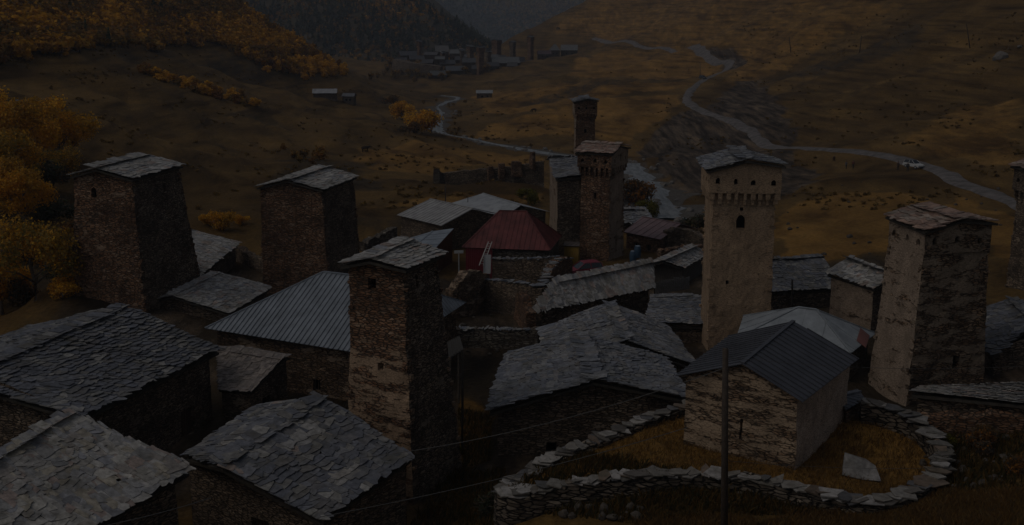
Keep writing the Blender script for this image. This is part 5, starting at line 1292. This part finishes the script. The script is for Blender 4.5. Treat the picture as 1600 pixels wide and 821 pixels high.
# blue barrels
for i, (px, py) in enumerate(((989, 408), (996, 400))):
    c = at(px, py, 126); t = empty('barrel', c, ('nearer', 'farther')[i] + ' of two blue plastic barrels beside the reddish roofed tower', 'barrel', 'blue barrels by the tower')
    mb = MB(); mb.tube([(c[0], c[1], c[2] - .2), (c[0], c[1], c[2] + .3), (c[0], c[1], c[2] + .8), (c[0], c[1], c[2] + 1.15)], [.36, .42, .42, .34], 12, (.03, .065, .11)); mb.build('body', M['paint'], t)
    mb = MB(); mb.tube([(c[0], c[1], c[2] + 1.16), (c[0], c[1], c[2] + 1.22)], .3, 12, (.16, .2, .25)); mb.build('lid', M['paint'], t)
# yellow boarded shed
M['yellow'] = plain('yellow_boards', (.25, .155, .03), .8, .2, 3., .3, 0, (3, 3, .4))
py_ = {k: at(*v) for k, v in dict(e0r=(880, 384, 126), e1r=(905, 385, 125), e0l=(884, 378, 129.5), e1l=(908, 379, 128.5), r0=(882, 378.5, 127.6), r1=(906, 379.5, 126.6)).items()}
house('shed', 'little shed of yellow boards between the red roofed house and the reddish roofed tower', py_, M['yellow'], roof='sheet', mc=(.12, .1, .09), spacing=.6, over=.1, zground=-2, step=.9, cat='shed', seed=90)
# board fence by the pale roofed shed
f0, f1 = at(1024, 446, 108), at(1076, 442, 110); t = empty('board_fence', f0, 'grey board fence below the small pale roofed shed', 'fence')
for i in range(17):
    q = f0 + (f1 - f0) * i / 16; mb = MB(); z = g1(q[0], q[1]); mb.box((q[0], q[1], z - .2), .18, .04, 1.55 + rnd.uniform(-.12, .12), .1, (.14, .135, .13)); mb.build('board', M['wood'], t)
for dz in (.4, 1.0):
    mb = MB(); mb.bar((f0[0], f0[1] + .05, g1(f0[0], f0[1]) + dz), (f1[0], f1[1] + .05, g1(f1[0], f1[1]) + dz), .06, .08, (.12, .115, .11)); mb.build('rail', M['wood'], t)
# timber lean-to right of the front tower
b_ = [at(703, 560, 70.5), at(722, 548, 71.5), at(716, 527, 75), at(700, 535, 74.5)]
t = empty('timber_shelter', (b_[0][0], b_[0][1], .1), 'rough timber shelter with a plank roof against the right side of the patchy tower', 'shelter')
mb = MB(); slab(mb, b_, .08, (.05, .045, .04))
for i in range(6):
    u = i / 5; mb.bar(V3(b_[0]) * (1 - u) + V3(b_[1]) * u + Vector((0, 0, .03)), V3(b_[3]) * (1 - u) + V3(b_[2]) * u + Vector((0, 0, .03)), .22, .04, (.055, .05, .043))
mb.build('roof', M['wood'], t)
for i in (0, 1, 2):
    mb = MB(); q = V3(b_[i]); mb.tube([(q.x, q.y, g1(q.x, q.y) - .3), (q.x + .03, q.y, q.z - .06)], .07, 6, (.09, .075, .06)); mb.build('post', M['wood'], t)
# red car half hidden behind the pale single slope roof
def car(loc, rz, paint, label, length=4.2, cat='car', dark_top=False, s=1.):
    t = empty('parked_car', loc, label, cat); t.rotation_euler = (0, 0, rz)
    prof = [(-2.1, .35), (-2.12, .75), (-2.0, .98), (-1.1, 1.03), (1.0, .98), (1.75, .86), (2.08, .7), (2.1, .38)]
    cab = [(-1.95, .98), (-1.75, 1.5), (-1.2, 1.6), (.1, 1.58), (.95, 1.0)]
    def loft(pr, hw, hw2, mb, c):
        n = len(pr); zs = [p[1] for p in pr]; lo_, hi_ = min(zs), max(zs); L_, R_ = [], []
        for x, z in pr:
            f = (z - lo_) / (hi_ - lo_); h = hw * (1 - f) + hw2 * f; L_.append((x, h, z)); R_.append((x, -h, z))
        mb.face(L_[::-1], c); mb.face(R_, c)
        for i in range(n):
            j = (i + 1) % n; mb.face([R_[j], R_[i], L_[i], L_[j]], c)
    mb = MB(); loft(prof, .86, .8, mb, paint); mb.build('body', M['paint'], t, offset=(0, 0, 0))
    mb = MB(); loft(cab, .79, .62, mb, (.02, .022, .025)); mb.build('windows', M['glass'], t, offset=(0, 0, 0))
    mb = MB(); loft([(-1.72, 1.53), (-1.2, 1.64), (.06, 1.62), (.2, 1.56)], .66, .6, mb, (.03, .03, .03) if dark_top else paint)
    for sy in (-1, 1):
        for x0, z0_, x1, z1_ in ((-1.95, 1.0, -1.72, 1.55), (-.55, 1.0, -.5, 1.6), (1.0, 1.0, .15, 1.58)):
            mb.bar((x0, .8 * sy, z0_), (x1, .64 * sy, z1_), .07, .05, paint)
    mb.build('cabin_frame', M['paint'], t, offset=(0, 0, 0))
    for x in (-1.3, 1.32):
        for sy in (-1, 1):
            mb = MB(); mb.tube([(x, sy * .68, .33), (x, sy * .89, .33)], .33, 16, (.018, .018, .018)); wh = mb.build('wheel', M['paint'], t, offset=(0, 0, 0))
            mb = MB(); mb.tube([(x, sy * .885, .33), (x, sy * .905, .33)], .19, 10, (.3, .3, .3)); r_ = mb.build('rim', M['paint'], wh, offset=(0, 0, 0))
    for sy in (-1, 1):
        mb = MB(); mb.box((2.07, sy * .62, .62), .06, .3, .14, 0, (.4, .4, .38)); mb.build('headlight', M['paint'], t, offset=(0, 0, 0))
        mb = MB(); mb.box((-2.11, sy * .68, .7), .05, .16, .22, 0, (.2, .02, .015)); mb.build('tail_light', M['paint'], t, offset=(0, 0, 0))
    mb = MB(); mb.box((2.1, 0, .34), .1, 1.6, .16, 0, (.06, .06, .06)); mb.build('bumper', M['paint'], t, offset=(0, 0, 0))
    t.scale = (s, s, s); return t
p = at(912, 432, 113); car((p[0], p[1], p[2]), R(200), (.2, .025, .04), 'small red car parked behind the pale single slope roof')
p = hit(1427, 265); car((p[0], p[1], g1(p[0], p[1]) + .3), R(-64), (.42, .42, .41), 'white car parked on the road on the right hillside', dark_top=True, s=.92)
p = hit(1098, 125); car((p[0], p[1], p[2] + .3), R(-70), (.03, .03, .035), 'small dark car driving on the far bend of the road', s=1.05)

# ------------------------------------------------------------------ poles and cables
def pole(px, ptop, pbase, Y, rad, label, arm=False, c=(.10, .08, .065), lean=0., zg=None):
    b = at(px, pbase, Y) if zg is not None or Y < 200 else hit(px, pbase)
    tp = at(px + lean, ptop, b[1]); z = (g1(b[0], b[1]) if zg is None else zg) - .4
    t = empty('utility_pole', (b[0], b[1], z + .4), label, 'pole')
    mb = MB(); mb.tube([(b[0], b[1], z), ((b[0] + tp[0]) / 2, b[1], (z + tp[2]) / 2), (tp[0], tp[1], tp[2])], [rad * 1.15, rad, rad * .85], 10, c); mb.build('post', M['wood'], t, True)
    if arm:
        mb = MB(); mb.bar((tp[0] - .5, tp[1], tp[2] - .6), (tp[0] + .5, tp[1] + .3, tp[2] - .6), .07, .07, c); mb.build('crossarm', M['wood'], t)
    return V3(tp)
ptop = pole(1133.5, 545, 830, 40, .135, 'weathered grey wooden pole standing in front of the chapel', c=(.062, .048, .038), zg=6.5)
pole(1236, 58, 82, 380, .17, 'leaning pole on the right hillside, leftmost of the three there', lean=-3, c=(.045, .035, .03))
pole(1343, 56, 83, 330, .16, 'pole on the right hillside, middle of the three there', lean=3, c=(.045, .035, .03))
pole(1516, 38, 75, 250, .14, 'leaning pole on the right hillside, nearest of the three there', lean=-6, c=(.045, .035, .03))
pole(1094, 98, 118, 450, .14, 'thin pole beside the far bend of the road', c=(.05, .04, .035))
p695 = pole(696, 290, 318, 160, .08, 'thin dark pole behind the ribbed roof barn', c=(.05, .04, .035))
p1238 = pole(1238, 437, 500, 92, .1, 'dark pole in front of the bluish slate house right of the cream tower', c=(.05, .042, .035))
p722 = pole(722, 548, 660, 66, .06, 'thin dark post on the grass right of the patchy tower', c=(.06, .05, .04))
pole(731, 308, 322, 152, .06, 'short pipe standing on the roof line between the two pale barns', c=(.12, .12, .12), zg=1.0)
pole(1023, 440, 462, 104, .06, 'thin post at the end of the board fence', c=(.05, .042, .035))
def cable(a, b, sag, label, rad=.012):
    a, b = V3(a), V3(b); mb = MB(); pts = [a.lerp(b, i / 24) - Vector((0, 0, sag * 4 * (i / 24) * (1 - i / 24))) for i in range(25)]
    mb.tube(pts, rad, 5); return simple('cable', mb, M['cable'], label, 'cable', 'overhead cables')
cable(at(1075, 668, 46), at(500, 808, 40), .25, 'lower of two cables slanting across the bottom past the patchy tower', .016)
cable(at(1133, 575, 40), at(560, 716, 44), .5, 'upper of two cables slanting down from the front pole past the patchy tower', .014)
cable(at(330, 778, 38), at(120, 830, 34), .1, 'cable crossing in front of the pale slate roof at the bottom left', .016)
cable(at(1133, 558, 40), at(1660, 568, 45), .35, 'cable running right from the front pole across the worn tower', .008)
cable(at(1133, 720, 40), at(1480, 731, 46), .15, 'low cable running right from the front pole over the yard', .008)
cable(p1238, at(1216, 470, 86), .2, 'short cable from the dark pole to the cream tower', .012)

# ------------------------------------------------------------------ people and animals
def skin_fig(name, verts, edges, radii, mat, loc, rz, s=1., sub=1):
    me = bpy.data.meshes.new(name); me.from_pydata(verts, edges, []); o = bpy.data.objects.new(name, me); col.objects.link(o)
    md = o.modifiers.new('Skin', 'SKIN')
    for i, r in enumerate(radii):
        me.skin_vertices[0].data[i].radius = (r, r)
    me.skin_vertices[0].data[0].use_root = True
    sb = o.modifiers.new('Sub', 'SUBSURF'); sb.levels = sub; sb.render_levels = sub
    me.materials.append(mat); o.location = loc; o.rotation_euler = (0, 0, rz); o.scale = (s, s, s); return o
def cloth_mat(name, top, legs):
    m, n, l, b = newmat(name); tc = n.new('ShaderNodeTexCoord'); sp = n.new('ShaderNodeSeparateXYZ'); l.new(tc.outputs['Object'], sp.inputs[0])
    mr = n.new('ShaderNodeMapRange'); mr.inputs[1].default_value = 0; mr.inputs[2].default_value = 1.8; l.new(sp.outputs[2], mr.inputs[0])
    r = ramp(n, [(0, (.02, .02, .02)), (.05, legs), (.51, top), (.82, (.22, .12, .08))], 'CONSTANT'); l.new(mr.outputs[0], r.inputs[0]); l.new(r.outputs[0], b.inputs['Base Color']); b.inputs['Roughness'].default_value = .9; return m
def person(px, py, label, top, legs, rz, stride=.12, rad=0):
    p = hit(px, py)
    v = [(0, 0, .95), (0, 0, 1.2), (0, 0, 1.42), (0, 0, 1.52), (0, .02, 1.62), (0, .02, 1.74), (.2, 0, 1.4), (.27, .02, 1.12), (.25, .1, .88), (-.2, 0, 1.4), (-.27, -.02, 1.12), (-.25, .06, .88),
         (.1, 0, .88), (.12, stride * .5, .48), (.12, stride * .3, .08), (.12, stride * .3 + .16, .04), (-.1, 0, .88), (-.12, -stride * .3, .48), (-.12, -stride, .08), (-.12, -stride + .16, .04)]
    e = [(0, 1), (1, 2), (2, 3), (3, 4), (4, 5), (2, 6), (6, 7), (7, 8), (2, 9), (9, 10), (10, 11), (0, 12), (12, 13), (13, 14), (14, 15), (0, 16), (16, 17), (17, 18), (18, 19)]
    r = [.15, .15, .17, .06, .1, .08, .08, .055, .045, .08, .055, .045, .1, .065, .05, .04, .1, .065, .05, .04]
    o = skin_fig('person', v, e, r, cloth_mat('clothes', top, legs), (p[0], p[1], p[2] + .02), rz)
    tag(o, label, 'person')
    mb = MB(); mb.tube([(0, -.01, 1.66), (0, -.015, 1.74), (0, 0, 1.83)], [.125, .125, .05], 8, (.02, .015, .012)); h = mb.build('hair', M['paint'], o, True, offset=(0, 0, 0))
person(1322, 265, 'person in a grey jacket walking on the grass below the road, left of a pair', (.12, .12, .13), (.03, .03, .035), .6)
person(1333, 264, 'person in a reddish jacket walking beside the one in grey', (.14, .05, .04), (.03, .03, .04), .3)
person(1403, 267, 'person in dark brown clothes standing on the roadside left of the white car', (.05, .03, .025), (.025, .02, .02), 2.2, .05)
person(1418, 269, 'person in black standing against the rear of the white car', (.015, .016, .02), (.015, .015, .02), 2.8, .05)
def cow(px, py, label, c, rz, s=1., graze=False):
    p = hit(px, py)
    hz = .35 if graze else 1.32
    v = [(-.55, 0, 1.12), (0, 0, 1.1), (.5, 0, 1.12), (.8, 0, 1.2 if not graze else .95), (1.05, 0, hz + .05), (1.32, 0, hz - .12), (-.8, 0, 1.15), (-.93, 0, .7),
         (.48, .2, .8), (.5, .2, .42), (.48, .2, .03), (.48, -.2, .8), (.56, -.2, .42), (.54, -.2, .03), (-.6, .2, .82), (-.72, .2, .46), (-.64, .2, .03), (-.6, -.2, .82), (-.66, -.2, .46), (-.58, -.2, .03), (1.02, .17, hz + .14), (1.02, -.17, hz + .14)]
    e = [(0, 1), (1, 2), (2, 3), (3, 4), (4, 5), (0, 6), (6, 7), (2, 8), (8, 9), (9, 10), (2, 11), (11, 12), (12, 13), (0, 14), (14, 15), (15, 16), (0, 17), (17, 18), (18, 19), (4, 20), (4, 21)]
    r = [.32, .36, .32, .2, .15, .09, .12, .04, .13, .08, .06, .13, .08, .06, .15, .08, .06, .15, .08, .06, .05, .05]
    o = skin_fig('cow', v, e, r, plain('cow_hide', c, .85, .2, 2., .4), (p[0], p[1], p[2]), rz, s); tag(o, label, 'cow')
cow(571, 238, 'dark brown cow standing on the left bank behind the reddish tower', (.03, .018, .012), .3, 1.1)
cow(834, 176, 'dark cow grazing in the meadow left of the distant slender tower', (.035, .02, .014), 2.8, 1.2, True)
cow(872, 47, 'dark cow far up the yellow hill above the far village', (.03, .02, .015), .2, 1.6, True)
cow(1303, 252, 'brown cow on the grass verge below the road, left of the walking pair', (.06, .03, .02), 1.2, .8, True)

# ------------------------------------------------------------------ air
mb = MB()
x0, x1, y0, y1, z0, z1 = -1500, 1500, -60, 3000, -132, 190
mb.box8([(x0, y0, z0), (x1, y0, z0), (x1, y1, z0), (x0, y1, z0), (x0, y0, z1), (x1, y0, z1), (x1, y1, z1), (x0, y1, z1)])
hm = bpy.data.materials.new('haze'); hm.use_nodes = True; hn = hm.node_tree
for n_ in list(hn.nodes): hn.nodes.remove(n_)
ho = hn.nodes.new('ShaderNodeOutputMaterial'); pv = hn.nodes.new('ShaderNodeVolumePrincipled')
pv.inputs['Color'].default_value = (.80, .87, 1, 1); pv.inputs['Density'].default_value = .00016; pv.inputs['Anisotropy'].default_value = .1
hn.links.new(pv.outputs[0], ho.inputs['Volume'])
hz = mb.build('haze', hm); tag(hz, 'thin bluish autumn haze filling the valley', 'haze', kind='stuff')
hz.visible_shadow = True
